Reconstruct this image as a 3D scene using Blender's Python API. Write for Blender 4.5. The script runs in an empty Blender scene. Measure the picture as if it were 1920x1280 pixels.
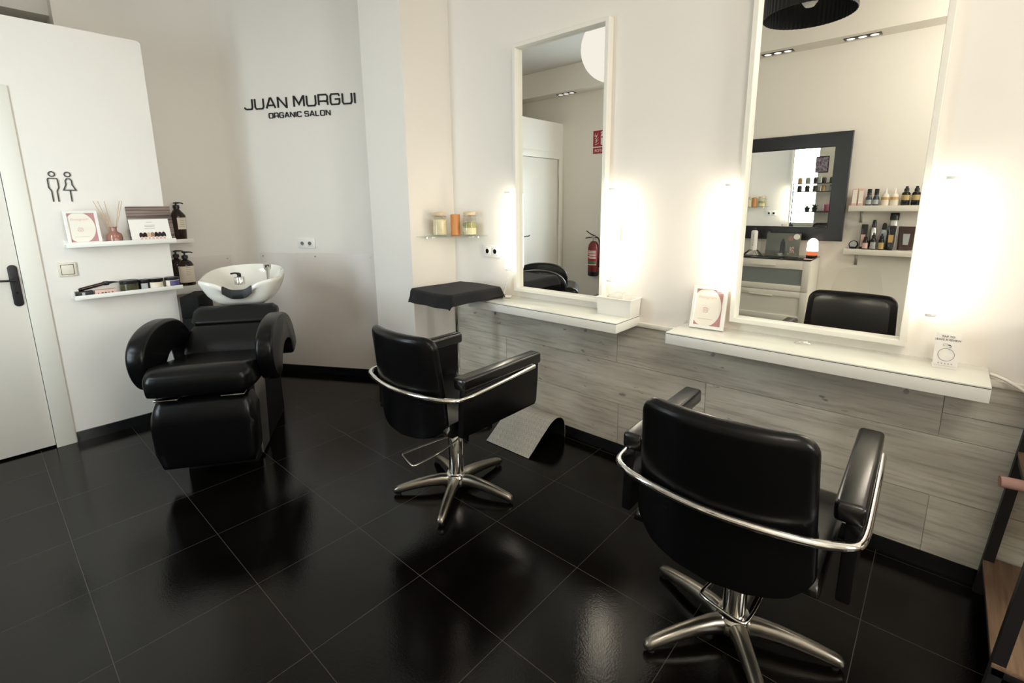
# A hair salon corner: mirror wall with plank cladding, styling chairs, backwash unit, restroom partition.
# Units are metres; the mirror wall is the plane y = 2.40 and the camera stands at x = y = 0.
TUBE_STRENGTH = 13.
P_SOUTH, P_EAST = 42., 62.
EXPO = .49
RMX, RMY = -1.25, -1.6        # how far the black framed mirror hangs out of true, degrees
import bpy, bmesh, math, random
from mathutils import Vector, Matrix
from math import sin, cos, pi, radians as R, sqrt

random.seed(4)
scene = bpy.context.scene
COL = scene.collection

# ------------------------------------------------------------------ materials
def inp(b, *names):
    for n in names:
        if n in b.inputs: return b.inputs[n]

def mat(name, col, rough=.5, metal=0., spec=.5, emit=None, estr=0., trans=0., ior=1.45, coat=0., alpha=1., bump=None, sheen=0.):
    m = bpy.data.materials.new(name); m.use_nodes = True
    nt = m.node_tree; b = nt.nodes['Principled BSDF']
    b.inputs['Base Color'].default_value = (*col, 1)
    b.inputs['Roughness'].default_value = rough
    b.inputs['Metallic'].default_value = metal
    b.inputs['IOR'].default_value = ior
    inp(b, 'Specular IOR Level').default_value = spec
    inp(b, 'Transmission Weight').default_value = trans
    inp(b, 'Coat Weight').default_value = coat
    inp(b, 'Sheen Weight').default_value = sheen
    b.inputs['Alpha'].default_value = alpha
    if emit:
        inp(b, 'Emission Color').default_value = (*emit, 1)
        inp(b, 'Emission Strength').default_value = estr
    if bump:
        sc, st, dist = bump
        tc = nt.nodes.new('ShaderNodeTexCoord'); n = nt.nodes.new('ShaderNodeTexNoise')
        n.inputs['Scale'].default_value = sc; n.inputs['Detail'].default_value = 4
        bp = nt.nodes.new('ShaderNodeBump'); bp.inputs['Strength'].default_value = st; bp.inputs['Distance'].default_value = dist
        nt.links.new(tc.outputs['Object'], n.inputs['Vector'])
        nt.links.new(n.outputs['Fac'], bp.inputs['Height']); nt.links.new(bp.outputs['Normal'], b.inputs['Normal'])
    return m

class NT:
    """small helper around a material's node tree"""
    def __init__(s, m):
        s.t = m.node_tree; s.b = s.t.nodes['Principled BSDF']
    def n(s, typ, **kw):
        n = s.t.nodes.new(typ)
        for k, v in kw.items(): setattr(n, k, v)
        return n
    def l(s, a, b): s.t.links.new(a, b)
    def math(s, op, a, b=None, c=None):
        n = s.n('ShaderNodeMath', operation=op)
        for i, v in enumerate((a, b, c)):
            if v is None: continue
            if isinstance(v, (int, float)): n.inputs[i].default_value = v
            else: s.l(v, n.inputs[i])
        return n.outputs[0]
    def mix(s, f, a, b):
        n = s.n('ShaderNodeMix', data_type='RGBA')
        if isinstance(f, (int, float)): n.inputs[0].default_value = f
        else: s.l(f, n.inputs[0])
        for i, v in ((6, a), (7, b)):
            if isinstance(v, tuple): n.inputs[i].default_value = (*v, 1)
            else: s.l(v, n.inputs[i])
        return n.outputs[2]
    def ramp(s, f, stops):
        n = s.n('ShaderNodeValToRGB'); s.l(f, n.inputs[0])
        e = n.color_ramp.elements
        while len(e) < len(stops): e.new(.5)
        for i, (p, c) in enumerate(stops): e[i].position = p; e[i].color = (*c, 1)
        return n.outputs[0]
    def noise(s, vec, scale, detail=3, rough=.5):
        n = s.n('ShaderNodeTexNoise'); n.inputs['Scale'].default_value = scale
        n.inputs['Detail'].default_value = detail; n.inputs['Roughness'].default_value = rough
        s.l(vec, n.inputs['Vector']); return n.outputs['Fac']
    def mapping(s, vec, scale=(1, 1, 1), loc=(0, 0, 0)):
        n = s.n('ShaderNodeMapping'); n.inputs['Scale'].default_value = scale; n.inputs['Location'].default_value = loc
        s.l(vec, n.inputs['Vector']); return n.outputs[0]

M = {}
M['plaster'] = mat('white plaster', (.81, .775, .725), .6, bump=(60, .05, .01))
M['plaster_rear'] = mat('cream plaster', (.84, .80, .72), .6, bump=(60, .05, .01))
M['ceiling'] = mat('ceiling plaster', (.72, .70, .66), .8)
M['door'] = mat('white lacquered door', (.79, .76, .70), .35)
M['white'] = mat('white laminate', (.82, .81, .76), .35)
M['white_gloss'] = mat('white gloss', (.84, .83, .79), .15)
M['frame_white'] = mat('white painted wood', (.80, .78, .71), .4)
M['black_base'] = mat('black skirting tile', (.008, .008, .009), .25)
M['leather'] = mat('black leatherette', (.003, .003, .0034), .27, spec=.30, bump=(260, .12, .002))
M['leather_pad'] = mat('black glossy armrest vinyl', (.004, .004, .0044), .24, spec=.9, bump=(260, .08, .002))
M['leather_dull'] = mat('black leatherette matt', (.0045, .0045, .005), .36, spec=.35, bump=(200, .1, .002))
M['black'] = mat('black plastic', (.012, .012, .013), .35)
M['black_matt'] = mat('black matt', (.005, .005, .005), .7, spec=.2)
M['black_gloss'] = mat('black gloss', (.01, .01, .011), .12)
M['chrome'] = mat('chrome', (.78, .77, .74), .08, 1)
M['alu'] = mat('polished aluminium', (.34, .315, .275), .30, 1)
M['steel'] = mat('brushed steel', (.42, .41, .38), .35, 1)
M['ceramic'] = mat('white ceramic', (.80, .78, .72), .12, coat=.5)
M['rubber'] = mat('black rubber', (.01, .01, .01), .5)
M['mirror'] = mat('mirror silver', (.90, .905, .88), 0.0, 1)
M['iron'] = mat('black iron', (.012, .011, .012), .5)
M['towel'] = mat('black towel', (.006, .006, .009), .95, sheen=.06, bump=(420, .9, .006))
M['paper'] = mat('white paper', (.86, .83, .78), .6)
M['cream'] = mat('cream card', (.84, .79, .70), .6)
M['ink'] = mat('dark ink', (.02, .02, .025), .6)
M['grey_ink'] = mat('grey ink', (.35, .33, .31), .6)
M['pink'] = mat('dusty pink print', (.50, .25, .25), .6)
M['pale_pink'] = mat('pale pink card', (.72, .47, .40), .5)
M['red'] = mat('red enamel', (.16, .018, .018), .3)
M['red_sign'] = mat('red sign', (.36, .02, .035), .45)
M['green_label'] = mat('green label', (.05, .20, .09), .5)
M['amber'] = mat('dark amber plastic', (.022, .008, .005), .12)
M['label_cream'] = mat('cream label', (.78, .70, .58), .5)
M['label_gold'] = mat('gold label', (.50, .36, .14), .4)
M['label_blue'] = mat('violet label', (.10, .08, .22), .5)
M['label_grey'] = mat('grey label', (.40, .42, .42), .5)
M['olive'] = mat('olive jar', (.06, .06, .03), .2)
M['teal_dark'] = mat('dark slate bottle', (.05, .07, .08), .2)
M['amber_clear'] = mat('amber gel', (.55, .34, .12), .15)
M['pink_glass'] = mat('pink glass', (.33, .15, .11), .08, coat=.5)
M['reed'] = mat('reed stick', (.55, .36, .20), .7)
M['gold'] = mat('pale brass', (.65, .50, .28), .3, 1)
M['cork'] = mat('pale wood lid', (.60, .46, .30), .6)
M['socket'] = mat('white socket plastic', (.84, .83, .80), .3)
M['socket_dark'] = mat('socket hole', (.05, .05, .05), .6)
M['switch'] = mat('cream switch plastic', (.74, .69, .58), .35)
M['candle'] = mat('rust candle wax', (.55, .23, .07), .5, bump=(40, .2, .01))
M['pot'] = mat('dark pot', (.06, .07, .06), .6)
M['leaf'] = mat('dark leaf', (.04, .09, .03), .5)
M['pink_tin'] = mat('pink tin', (.50, .16, .22), .5)
M['bronze_pack'] = mat('brown sachet', (.045, .02, .016), .35)
M['wood_roll'] = mat('pinkish paper roll', (.34, .19, .165), .7, bump=(30, .3, .005))
M['dresser'] = mat('cream lacquer', (.78, .745, .65), .4)
M['frost'] = mat('frosted glass', (.22, .24, .23), .35, coat=.3)
M['dark_glass'] = mat('black glass top', (.012, .012, .014), .06)
M['photo_grey'] = mat('grey photo print', (.14, .15, .13), .4)
M['sand'] = mat('pale salt', (.72, .62, .42), .8, bump=(80, .5, .01))
M['herbs'] = mat('dried herbs', (.36, .34, .14), .9, bump=(60, .8, .02))
M['silver_pack'] = mat('silver can', (.62, .61, .58), .25, .6)

def glass(name, col, rough=0., ior=1.45):
    """clear glass that lets lamp light through: transparent with a fresnel gloss"""
    m = bpy.data.materials.new(name); m.use_nodes = True
    nt = m.node_tree; nt.nodes.remove(nt.nodes['Principled BSDF'])
    o = nt.nodes['Material Output']
    tr = nt.nodes.new('ShaderNodeBsdfTransparent'); tr.inputs[0].default_value = (*col, 1)
    gl = nt.nodes.new('ShaderNodeBsdfGlossy'); gl.inputs['Roughness'].default_value = rough
    fr = nt.nodes.new('ShaderNodeFresnel'); fr.inputs[0].default_value = ior
    mx = nt.nodes.new('ShaderNodeMixShader')
    ge = nt.nodes.new('ShaderNodeNewGeometry'); iv = nt.nodes.new('ShaderNodeMath'); iv.operation = 'SUBTRACT'; iv.inputs[0].default_value = 1
    mu = nt.nodes.new('ShaderNodeMath'); mu.operation = 'MULTIPLY'
    nt.links.new(ge.outputs['Backfacing'], iv.inputs[1]); nt.links.new(iv.outputs[0], mu.inputs[0]); nt.links.new(fr.outputs[0], mu.inputs[1])
    nt.links.new(mu.outputs[0], mx.inputs[0]); nt.links.new(tr.outputs[0], mx.inputs[1])
    nt.links.new(gl.outputs[0], mx.inputs[2]); nt.links.new(mx.outputs[0], o.inputs[0])
    return m
M['glass'] = glass('clear glass', (.97, .98, .96))
M['glass_green'] = glass('green edged glass', (.93, .965, .945))
M['acrylic'] = glass('clear acrylic', (.965, .965, .95), .05, 1.5)
M['splash'] = glass('clear splash sheet', (.985, .978, .98), .28, 1.30)

def emission(name, col, s):
    m = bpy.data.materials.new(name); m.use_nodes = True
    nt = m.node_tree; nt.nodes.remove(nt.nodes['Principled BSDF'])
    e = nt.nodes.new('ShaderNodeEmission'); e.inputs[0].default_value = (*col, 1); e.inputs[1].default_value = s
    nt.links.new(e.outputs[0], nt.nodes['Material Output'].inputs[0])
    return m
M['tube'] = emission('lit tube', (1, .90, .73), TUBE_STRENGTH)
M['bulb'] = mat('opal bulb', (.85, .83, .78), .3)
M['globe'] = emission('lit paper globe', (1, .94, .84), .72)
M['globe_fill'] = emission('added fill globe', (1, .93, .83), 13.)  # only for the unseen globe that fills the room
M['spot'] = emission('lit spot lamp', (1, .93, .82), 1.1)
M['salt'] = emission('lit salt crystal', (1, .80, .68), 2.2)
M['salt_base'] = emission('lit salt crystal foot', (1, .25, .10), .7)

# floor tiles: 45 cm dark polished stoneware with thin grey joints
TILE, GX, GY = .45, -2.7645, 1.0142
m = mat('dark floor tile', (.01, .01, .01), .12); M['floor'] = m; k = NT(m)
tc = k.n('ShaderNodeTexCoord'); sx = k.n('ShaderNodeSeparateXYZ'); k.l(tc.outputs['Object'], sx.inputs[0])
def joint(o, off):
    a = k.math('DIVIDE', k.math('SUBTRACT', o, off), TILE)
    f = k.math('FRACT', k.math('ADD', a, 100.5))
    return k.math('LESS_THAN', k.math('ABSOLUTE', k.math('SUBTRACT', f, .5)), .0027)
j = k.math('MAXIMUM', joint(sx.outputs[0], GX), joint(sx.outputs[1], GY))
def cell(o, off): return k.math('FLOOR', k.math('DIVIDE', k.math('SUBTRACT', o, off), TILE))
cv = k.n('ShaderNodeCombineXYZ'); k.l(cell(sx.outputs[0], GX), cv.inputs[0]); k.l(cell(sx.outputs[1], GY), cv.inputs[1])
wn = k.n('ShaderNodeTexWhiteNoise'); k.l(cv.outputs[0], wn.inputs['Vector'])
nz = k.noise(tc.outputs['Object'], 5, 6, .6)
nf = k.noise(tc.outputs['Object'], 38, 4, .65)
base = k.ramp(nz, [(.3, (.0020, .0016, .0013)), (.7, (.0050, .0041, .0034))])
col = k.mix(j, base, (.062, .056, .049)); k.l(col, k.b.inputs['Base Color'])
rg = k.math('ADD', k.math('MULTIPLY', nf, .085), k.math('MULTIPLY', nz, .02))
k.l(k.math('ADD', rg, .015), k.b.inputs['Roughness'])
bp = k.n('ShaderNodeBump'); bp.inputs['Strength'].default_value = .17; bp.inputs['Distance'].default_value = .003
ht = k.math('SUBTRACT', k.math('ADD', k.math('MULTIPLY', nf, .35), k.math('MULTIPLY', k.noise(tc.outputs['Object'], 150, 3, .7), .55)), k.math('MULTIPLY', j, .5))
k.l(ht, bp.inputs['Height']); k.l(bp.outputs[0], k.b.inputs['Normal'])
inp(k.b, 'Specular IOR Level').default_value = .33

# weathered grey plank cladding (pattern runs along x, each plank its own tone)
m = mat('grey plank laminate', (.4, .38, .33), .34); M['plank'] = m; k = NT(m)
tc = k.n('ShaderNodeTexCoord'); geo = k.n('ShaderNodeNewGeometry')
rnd = geo.outputs['Random Per Island']
off = k.n('ShaderNodeCombineXYZ'); k.l(k.math('MULTIPLY', rnd, 37.), off.inputs[0]); k.l(k.math('MULTIPLY', rnd, 11.), off.inputs[2])
va = k.n('ShaderNodeVectorMath', operation='ADD'); k.l(tc.outputs['Object'], va.inputs[0]); k.l(off.outputs[0], va.inputs[1])
grain = k.noise(k.mapping(va.outputs[0], (1.6, 1, 26)), 2.2, 8, .68)
cloud = k.noise(k.mapping(va.outputs[0], (1.3, 1, 4)), 1.7, 4, .55)
knot = k.noise(k.mapping(va.outputs[0], (7, 1, 15)), 1.7, 3, .5)
c1 = k.ramp(grain, [(.28, (.38, .36, .315)), (.50, (.66, .635, .57)), (.72, (.74, .715, .65))])
c2 = k.ramp(cloud, [(.35, (.74, .72, .70)), (.65, (1, .99, .96))])
mul = k.n('ShaderNodeMix', data_type='RGBA', blend_type='MULTIPLY'); mul.inputs[0].default_value = 1
k.l(c1, mul.inputs[6]); k.l(c2, mul.inputs[7])
kf = k.ramp(knot, [(.27, (1, 1, 1)), (.33, (0, 0, 0))])
c3 = k.mix(k.math('MULTIPLY', kf, .65), mul.outputs[2], (.075, .065, .05)); k.l(c3, k.b.inputs['Base Color'])
k.l(k.math('ADD', k.math('MULTIPLY', grain, .15), .24), k.b.inputs['Roughness'])

# brown wood shelf
m = mat('brown wood board', (.25, .15, .08), .5); M['wood'] = m; k = NT(m)
tc = k.n('ShaderNodeTexCoord')
g = k.noise(k.mapping(tc.outputs['Object'], (30, 2, 30)), 2, 6, .6)
k.l(k.ramp(g, [(.3, (.17, .10, .062)), (.7, (.34, .22, .14))]), k.b.inputs['Base Color'])

# checker plate
m = mat('checker plate aluminium', (.70, .68, .62), .38, .45); M['checker'] = m; k = NT(m)
tc = k.n('ShaderNodeTexCoord'); sx = k.n('ShaderNodeSeparateXYZ'); k.l(tc.outputs['Object'], sx.inputs[0])
def dash(ax, ay):
    u = k.math('MULTIPLY', k.math('ADD', ax, ay), 31.); v = k.math('MULTIPLY', k.math('SUBTRACT', ax, ay), 31.)
    return u, v
# arc length along the plate is close to y/cos on the slope, so y is good enough for the raised bars
u, v = dash(sx.outputs[0], sx.outputs[1])
cu = k.math('MODULO', k.math('ADD', k.math('FLOOR', u), k.math('FLOOR', v)), 2.)
fu = k.math('SINE', k.math('MULTIPLY', u, 18.85)); fv = k.math('SINE', k.math('MULTIPLY', v, 18.85))
h = k.math('ADD', k.math('MULTIPLY', k.math('ABSOLUTE', cu), fu), k.math('MULTIPLY', k.math('SUBTRACT', 1., k.math('ABSOLUTE', cu)), fv))
bp = k.n('ShaderNodeBump'); bp.inputs['Strength'].default_value = .55; bp.inputs['Distance'].default_value = .003
k.l(h, bp.inputs['Height']); k.l(bp.outputs[0], k.b.inputs['Normal'])
k.l(k.ramp(h, [(.2, (.58, .56, .51)), (.8, (.80, .77, .70))]), k.b.inputs['Base Color'])

# pleated black lampshade
m = mat('pleated black shade', (.006, .006, .006), .4); M['pleat'] = m

# swatch book cover: horizontal bands of hair tones
m = mat('hair tone bands', (.1, .08, .06), .35); M['bands'] = m; k = NT(m)
tc = k.n('ShaderNodeTexCoord'); sx = k.n('ShaderNodeSeparateXYZ'); k.l(tc.outputs['Object'], sx.inputs[0])
w = k.noise(k.mapping(tc.outputs['Object'], (.6, 1, 46)), 1.0, 3, .6)
k.l(k.ramp(w, [(.34, (.02, .017, .018)), (.46, (.11, .085, .08)), (.54, (.30, .22, .19)), (.66, (.05, .042, .045))]), k.b.inputs['Base Color'])

# abstract art print
m = mat('purple abstract print', (.2, .12, .2), .6); M['art'] = m; k = NT(m)
tc = k.n('ShaderNodeTexCoord'); w = k.noise(tc.outputs['Object'], 22, 5, .6)
k.l(k.ramp(w, [(.38, (.10, .07, .13)), (.5, (.25, .20, .28)), (.62, (.52, .47, .50))]), k.b.inputs['Base Color'])
# ------------------------------------------------------------------ mesh helpers
class B:
    """collects shapes into one bmesh; build() links them as ONE mesh object"""
    def __init__(s): s.bm = bmesh.new(); s.mi = 0
    def _mark(s, faces):
        for f in faces: f.material_index = s.mi
    def box(s, c, d, bev=0., seg=2, rot=None):
        n0 = set(s.bm.faces)
        r = bmesh.ops.create_cube(s.bm, size=1)
        vs = r['verts']
        bmesh.ops.scale(s.bm, vec=d, verts=vs)
        if bev > 0:
            es = list({e for v in vs for e in v.link_edges})
            r2 = bmesh.ops.bevel(s.bm, geom=es, offset=min(bev, min(d) * .49), segments=seg, affect='EDGES', profile=.5)
            vs = list({v for f in s.bm.faces if f not in n0 for v in f.verts})
        if rot is not None: bmesh.ops.rotate(s.bm, cent=(0, 0, 0), matrix=rot, verts=vs)
        bmesh.ops.translate(s.bm, vec=c, verts=vs)
        s._mark([f for f in s.bm.faces if f not in n0]); return s
    def bx(s, x0, x1, y0, y1, z0, z1, bev=0., seg=2):
        return s.box(((x0 + x1) / 2, (y0 + y1) / 2, (z0 + z1) / 2), (abs(x1 - x0), abs(y1 - y0), abs(z1 - z0)), bev, seg)
    def loft(s, rings, caps=True, closed=True):
        V = [[s.bm.verts.new(p) for p in r] for r in rings]; fs = []
        n = len(V[0])
        for a, b in zip(V, V[1:]):
            for i in range(n if closed else n - 1):
                jn = (i + 1) % n
                try: fs.append(s.bm.faces.new((a[i], a[jn], b[jn], b[i])))
                except ValueError: pass
        if caps:
            for r, fl in ((V[0], True), (V[-1], False)):
                try: fs.append(s.bm.faces.new(list(reversed(r)) if fl else r))
                except ValueError: pass
        s._mark(fs); return s
    def lathe(s, prof, c=(0, 0, 0), n=28, axis='z'):
        rings = []
        for r, z in prof:
            ring = []
            for i in range(n):
                a = 2 * pi * i / n; x, y = max(r, 1e-5) * cos(a), max(r, 1e-5) * sin(a)
                p = {'z': (x, y, z), 'y': (x, -z, y), 'x': (z, x, y)}[axis]
                ring.append((p[0] + c[0], p[1] + c[1], p[2] + c[2]))
            rings.append(ring)
        return s.loft(rings)
    def cyl(s, c, r, h, n=24, axis='z', bev=.0):
        b = min(bev, h * .45, r * .45)
        pr = [(r, 0), (r, h)] if b <= 0 else [(r - b, 0), (r - b * .3, b * .3), (r, b), (r, h - b), (r - b * .3, h - b * .3), (r - b, h)]
        return s.lathe(pr, c, n, axis)
    def tube(s, pts, r, n=12, smooth=0, closed=False):
        P = [Vector(p) for p in pts]
        for _ in range(smooth):
            Q = [P[0]] if not closed else []
            rng = range(len(P) - 1) if not closed else range(len(P))
            for i in rng:
                a, b = P[i], P[(i + 1) % len(P)]
                Q += [a * .75 + b * .25, a * .25 + b * .75]
            if not closed: Q.append(P[-1])
            P = Q
        rings = []; up = None; m = len(P)
        for i, p in enumerate(P):
            if closed: t = (P[(i + 1) % m] - P[i - 1]).normalized()
            else: t = (P[min(i + 1, m - 1)] - P[max(i - 1, 0)]).normalized()
            if up is None:
                up = Vector((0, 0, 1)) if abs(t.z) < .9 else Vector((1, 0, 0))
            x = t.cross(up)
            if x.length < 1e-5: x = t.orthogonal()
            x.normalize(); up = x.cross(t).normalized()
            rr = r[i] if isinstance(r, (list, tuple)) and i < len(r) else (r[-1] if isinstance(r, (list, tuple)) else r)
            rings.append([tuple(p + x * rr * cos(2 * pi * q / n) + up * rr * sin(2 * pi * q / n)) for q in range(n)])
        if closed: rings.append(rings[0]); return s.loft(rings, caps=False)
        return s.loft(rings)
    def prism(s, pts, plane, a, b, bev=0., seg=2):
        """2D polygon pts in plane 'xz','yz' or 'xy', extruded from a to b along the other axis"""
        n0 = set(s.bm.faces)
        def P(u, v, w): return {'xz': (u, w, v), 'yz': (w, u, v), 'xy': (u, v, w)}[plane]
        lo = [s.bm.verts.new(P(u, v, a)) for u, v in pts]; hi = [s.bm.verts.new(P(u, v, b)) for u, v in pts]
        n = len(pts)
        f0 = s.bm.faces.new(lo); f1 = s.bm.faces.new(list(reversed(hi)))
        for i in range(n): s.bm.faces.new((lo[(i + 1) % n], lo[i], hi[i], hi[(i + 1) % n]))
        if bev > 0:
            es = list(set(f0.edges) | set(f1.edges))
            bmesh.ops.bevel(s.bm, geom=es, offset=bev, segments=seg, affect='EDGES', profile=.5)
        s._mark([f for f in s.bm.faces if f not in n0]); return s
    def sheet(s, fn, nu, nv, th):
        """surface fn(u,v)->Vector, thickened by th along its normal"""
        def P(i, j): return Vector(fn(i / nu, j / nv))
        top = {}; bot = {}
        for i in range(nu + 1):
            for jj in range(nv + 1):
                p = P(i, jj)
                e = 1e-3; u, v = i / nu, jj / nv
                du = Vector(fn(min(u + e, 1), v)) - Vector(fn(max(u - e, 0), v)); dv = Vector(fn(u, min(v + e, 1))) - Vector(fn(u, max(v - e, 0)))
                nn = du.cross(dv).normalized()
                top[i, jj] = s.bm.verts.new(p); bot[i, jj] = s.bm.verts.new(p - nn * th)
        fs = []
        for i in range(nu):
            for jj in range(nv):
                fs.append(s.bm.faces.new((top[i, jj], top[i + 1, jj], top[i + 1, jj + 1], top[i, jj + 1])))
                fs.append(s.bm.faces.new((bot[i, jj], bot[i, jj + 1], bot[i + 1, jj + 1], bot[i + 1, jj])))
        edge = [(i, 0) for i in range(nu + 1)] + [(nu, jj) for jj in range(1, nv + 1)] + [(i, nv) for i in range(nu - 1, -1, -1)] + [(0, jj) for jj in range(nv - 1, 0, -1)]
        for a, b in zip(edge, edge[1:] + edge[:1]): fs.append(s.bm.faces.new((top[a], bot[a], bot[b], top[b])))
        s._mark(fs); return s
    def stroke(s, pts, w, plane_y, d, closed=False):
        """flat lettering stroke of width w in the xz plane, from plane_y out to plane_y-d"""
        n = len(pts); P = [Vector((p[0], p[1])) for p in pts]
        L, Rr = [], []
        for i in range(n):
            if closed: a, b, c = P[i - 1], P[i], P[(i + 1) % n]
            else: a, b, c = P[max(i - 1, 0)], P[i], P[min(i + 1, n - 1)]
            d1 = (b - a).normalized() if (b - a).length > 0 else (c - b).normalized()
            d2 = (c - b).normalized() if (c - b).length > 0 else d1
            n1 = Vector((-d1.y, d1.x)); n2 = Vector((-d2.y, d2.x)); m = n1 + n2
            if m.length < 1e-4: m = n1
            m.normalize(); k = 1 / max(m.dot(n1), .35)
            L.append(b + m * w / 2 * k); Rr.append(b - m * w / 2 * k)
        rings = [[(l.x, plane_y, l.y), (r.x, plane_y, r.y), (r.x, plane_y - d, r.y), (l.x, plane_y - d, l.y)] for l, r in zip(L, Rr)]
        if closed: rings.append(rings[0]); return s.loft(rings, caps=False)
        return s.loft(rings)
    def frame(s, x0, x1, z0, z1, f, ya, yb, c=.0015):
        """mitred rectangular frame of width f in the xz plane, from the back ya out to the front yb, edges eased by c"""
        def rc(k, y): return [(x0 + k, y, z0 + k), (x1 - k, y, z0 + k), (x1 - k, y, z1 - k), (x0 + k, y, z1 - k)]
        e = c if yb > ya else -c
        r = [rc(0, ya), rc(0, yb - e), rc(c, yb), rc(f - c, yb), rc(f, yb - e), rc(f, ya)]
        return s.loft(r + [r[0]], caps=False)
    def move(s, mtx):
        bmesh.ops.transform(s.bm, matrix=mtx, verts=s.bm.verts); return s
    def build(s, name, m, parent=None, ang=40, loc=None):
        bm = s.bm
        bmesh.ops.remove_doubles(bm, verts=bm.verts, dist=1e-6)
        bmesh.ops.recalc_face_normals(bm, faces=bm.faces)
        me = bpy.data.meshes.new(name); bm.to_mesh(me); bm.free()
        for mm in (m if isinstance(m, (list, tuple)) else [m]): me.materials.append(M[mm])
        for p in me.polygons: p.use_smooth = True
        me.set_sharp_from_angle(angle=R(ang))
        o = bpy.data.objects.new(name, me); COL.objects.link(o)
        if parent is not None: o.parent = parent
        if loc: o.location = loc
        return o

def tag(o, label, cat, group=None, kind=None):
    o['label'] = label; o['category'] = cat
    if group: o['group'] = group
    if kind: o['kind'] = kind
    return o
def struct(o): o['kind'] = 'structure'; return o
def thing(name, label, cat, loc=(0, 0, 0), rz=0., rx=0., group=None, ry=0.):
    o = bpy.data.objects.new(name, None); COL.objects.link(o); o.empty_display_size = .05
    o.location = loc; o.rotation_euler = (rx, ry, rz)
    return tag(o, label, cat, group)
def dup(root, loc, rz, label, group=None):
    r = root.copy(); COL.objects.link(r); r.location = loc; r.rotation_euler = (root.rotation_euler[0], root.rotation_euler[1], rz); r['label'] = label
    if group: r['group'] = group
    for ch in list(root.children):
        c = ch.copy(); COL.objects.link(c); c.parent = r
        for g in list(ch.children):
            d = g.copy(); COL.objects.link(d); d.parent = c
    return r
def text(name, body, size, x, z, y, m, parent, ext=.0004, align='CENTER', shear=0., sx=1.):
    """printed lettering lying on the front (-y) face of a thing"""
    cu = bpy.data.curves.new(name, 'FONT'); cu.body = body; cu.size = size; cu.extrude = ext; cu.align_x = align; cu.shear = shear
    cu.resolution_u = 3
    t = bpy.data.objects.new(name, cu); COL.objects.link(t)
    dg = bpy.context.evaluated_depsgraph_get(); dg.update()
    me = bpy.data.meshes.new_from_object(t.evaluated_get(dg))
    bpy.data.objects.remove(t); bpy.data.curves.remove(cu)
    for v in me.vertices: v.co = (v.co.x * sx + x, y - v.co.z, v.co.y + z)
    me.materials.clear(); me.materials.append(M[m])
    o = bpy.data.objects.new(name, me); COL.objects.link(o); o.parent = parent
    return o
def sup(a, b, n, p):
    """superellipse ring points (half sizes a, b), exponent p"""
    out = []
    for i in range(n):
        t = 2 * pi * i / n; c, s_ = cos(t), sin(t)
        out.append((a * math.copysign(abs(c) ** (2 / p), c), b * math.copysign(abs(s_) ** (2 / p), s_)))
    return out
# ------------------------------------------------------------------ the room
YW, XP, YR, ZC = 2.40, -3.99, -.76, 3.15      # mirror wall, restroom partition, rear wall, ceiling
XE = 3.3                                        # east end of the room
struct(B().bx(-6.2, XE + .1, YR - .1, 3.2, -.1, 0).build('floor', 'floor'))
struct(B().bx(-6.2, XE + .1, YR - .1, 3.2, ZC, ZC + .1).build('ceiling', 'ceiling'))
struct(B().bx(-2.695, XE, YW, YW + .12, 0, ZC).build('wall_north', 'plaster'))
struct(B().bx(-3.155, -2.695, 2.004, YW + .12, 0, ZC).build('wall_pillar', 'plaster'))
AL = R(29.5)
W3 = Vector((-4.406, 1.732, 0)); DT = Vector((cos(AL), sin(AL), 0)); DN = Vector((-sin(AL), cos(AL), 0))
def w3(s, off=0., z=0.): return W3 + DT * s - DN * off + Vector((0, 0, z))
# sign wall with a soft rounded corner towards the west wall
XW = -4.57
cor = Vector((XW, W3.y + (XW - W3.x) * math.tan(AL), 0))
pts = []
rad = .16; ang_half = (pi / 2 - AL) / 2                       # turn between the two walls
tl = rad * math.tan(ang_half)
pA = cor + Vector((0, -tl, 0)); pB = cor + DT * tl
cen = pA + Vector((rad, 0, 0))
arc = []
for i in range(9):
    a = pi - (pi / 2 - AL) * i / 8
    arc.append((cen.x + rad * cos(a), cen.y + rad * sin(a)))
end = w3(1.55)
poly = arc + [(end.x, end.y), (end.x + DN.x * .12, end.y + DN.y * .12), (cor.x - .12, cor.y + .1), (cor.x - .12, pA.y)]
struct(B().prism(poly, 'xy', 0, ZC).build('wall_corner', 'plaster', ang=25))
struct(B().bx(XW - .12, XW, .605, pA.y, 0, ZC).bx(-6.1, XW - .12, .605, .72, 0, ZC).build('wall_west', 'plaster'))
struct(B().bx(-6.2, -6.1, YR, .72, 0, ZC).build('wall_recess', 'plaster'))
# restroom partition with its door opening
DY0, DY1, DZ = -.67, .19, 2.05
TOPZ = 2.505
b = B()
b.prism([(DY1, 0), (.932, 0), (.932, TOPZ - .02), (.927, TOPZ - .006), (.915, TOPZ), (YR, TOPZ), (YR, DZ), (DY1, DZ)], 'yz', XP - .10, XP)
b.bx(XP - .10, XP, YR, DY0, 0, DZ)
b.bx(-6.1, XP - .10, .832, .932, 0, TOPZ)
b.bx(-6.1, XP - .10, YR, .832, TOPZ - .08, TOPZ)
struct(b.build('wall_restroom', 'plaster'))
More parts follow.
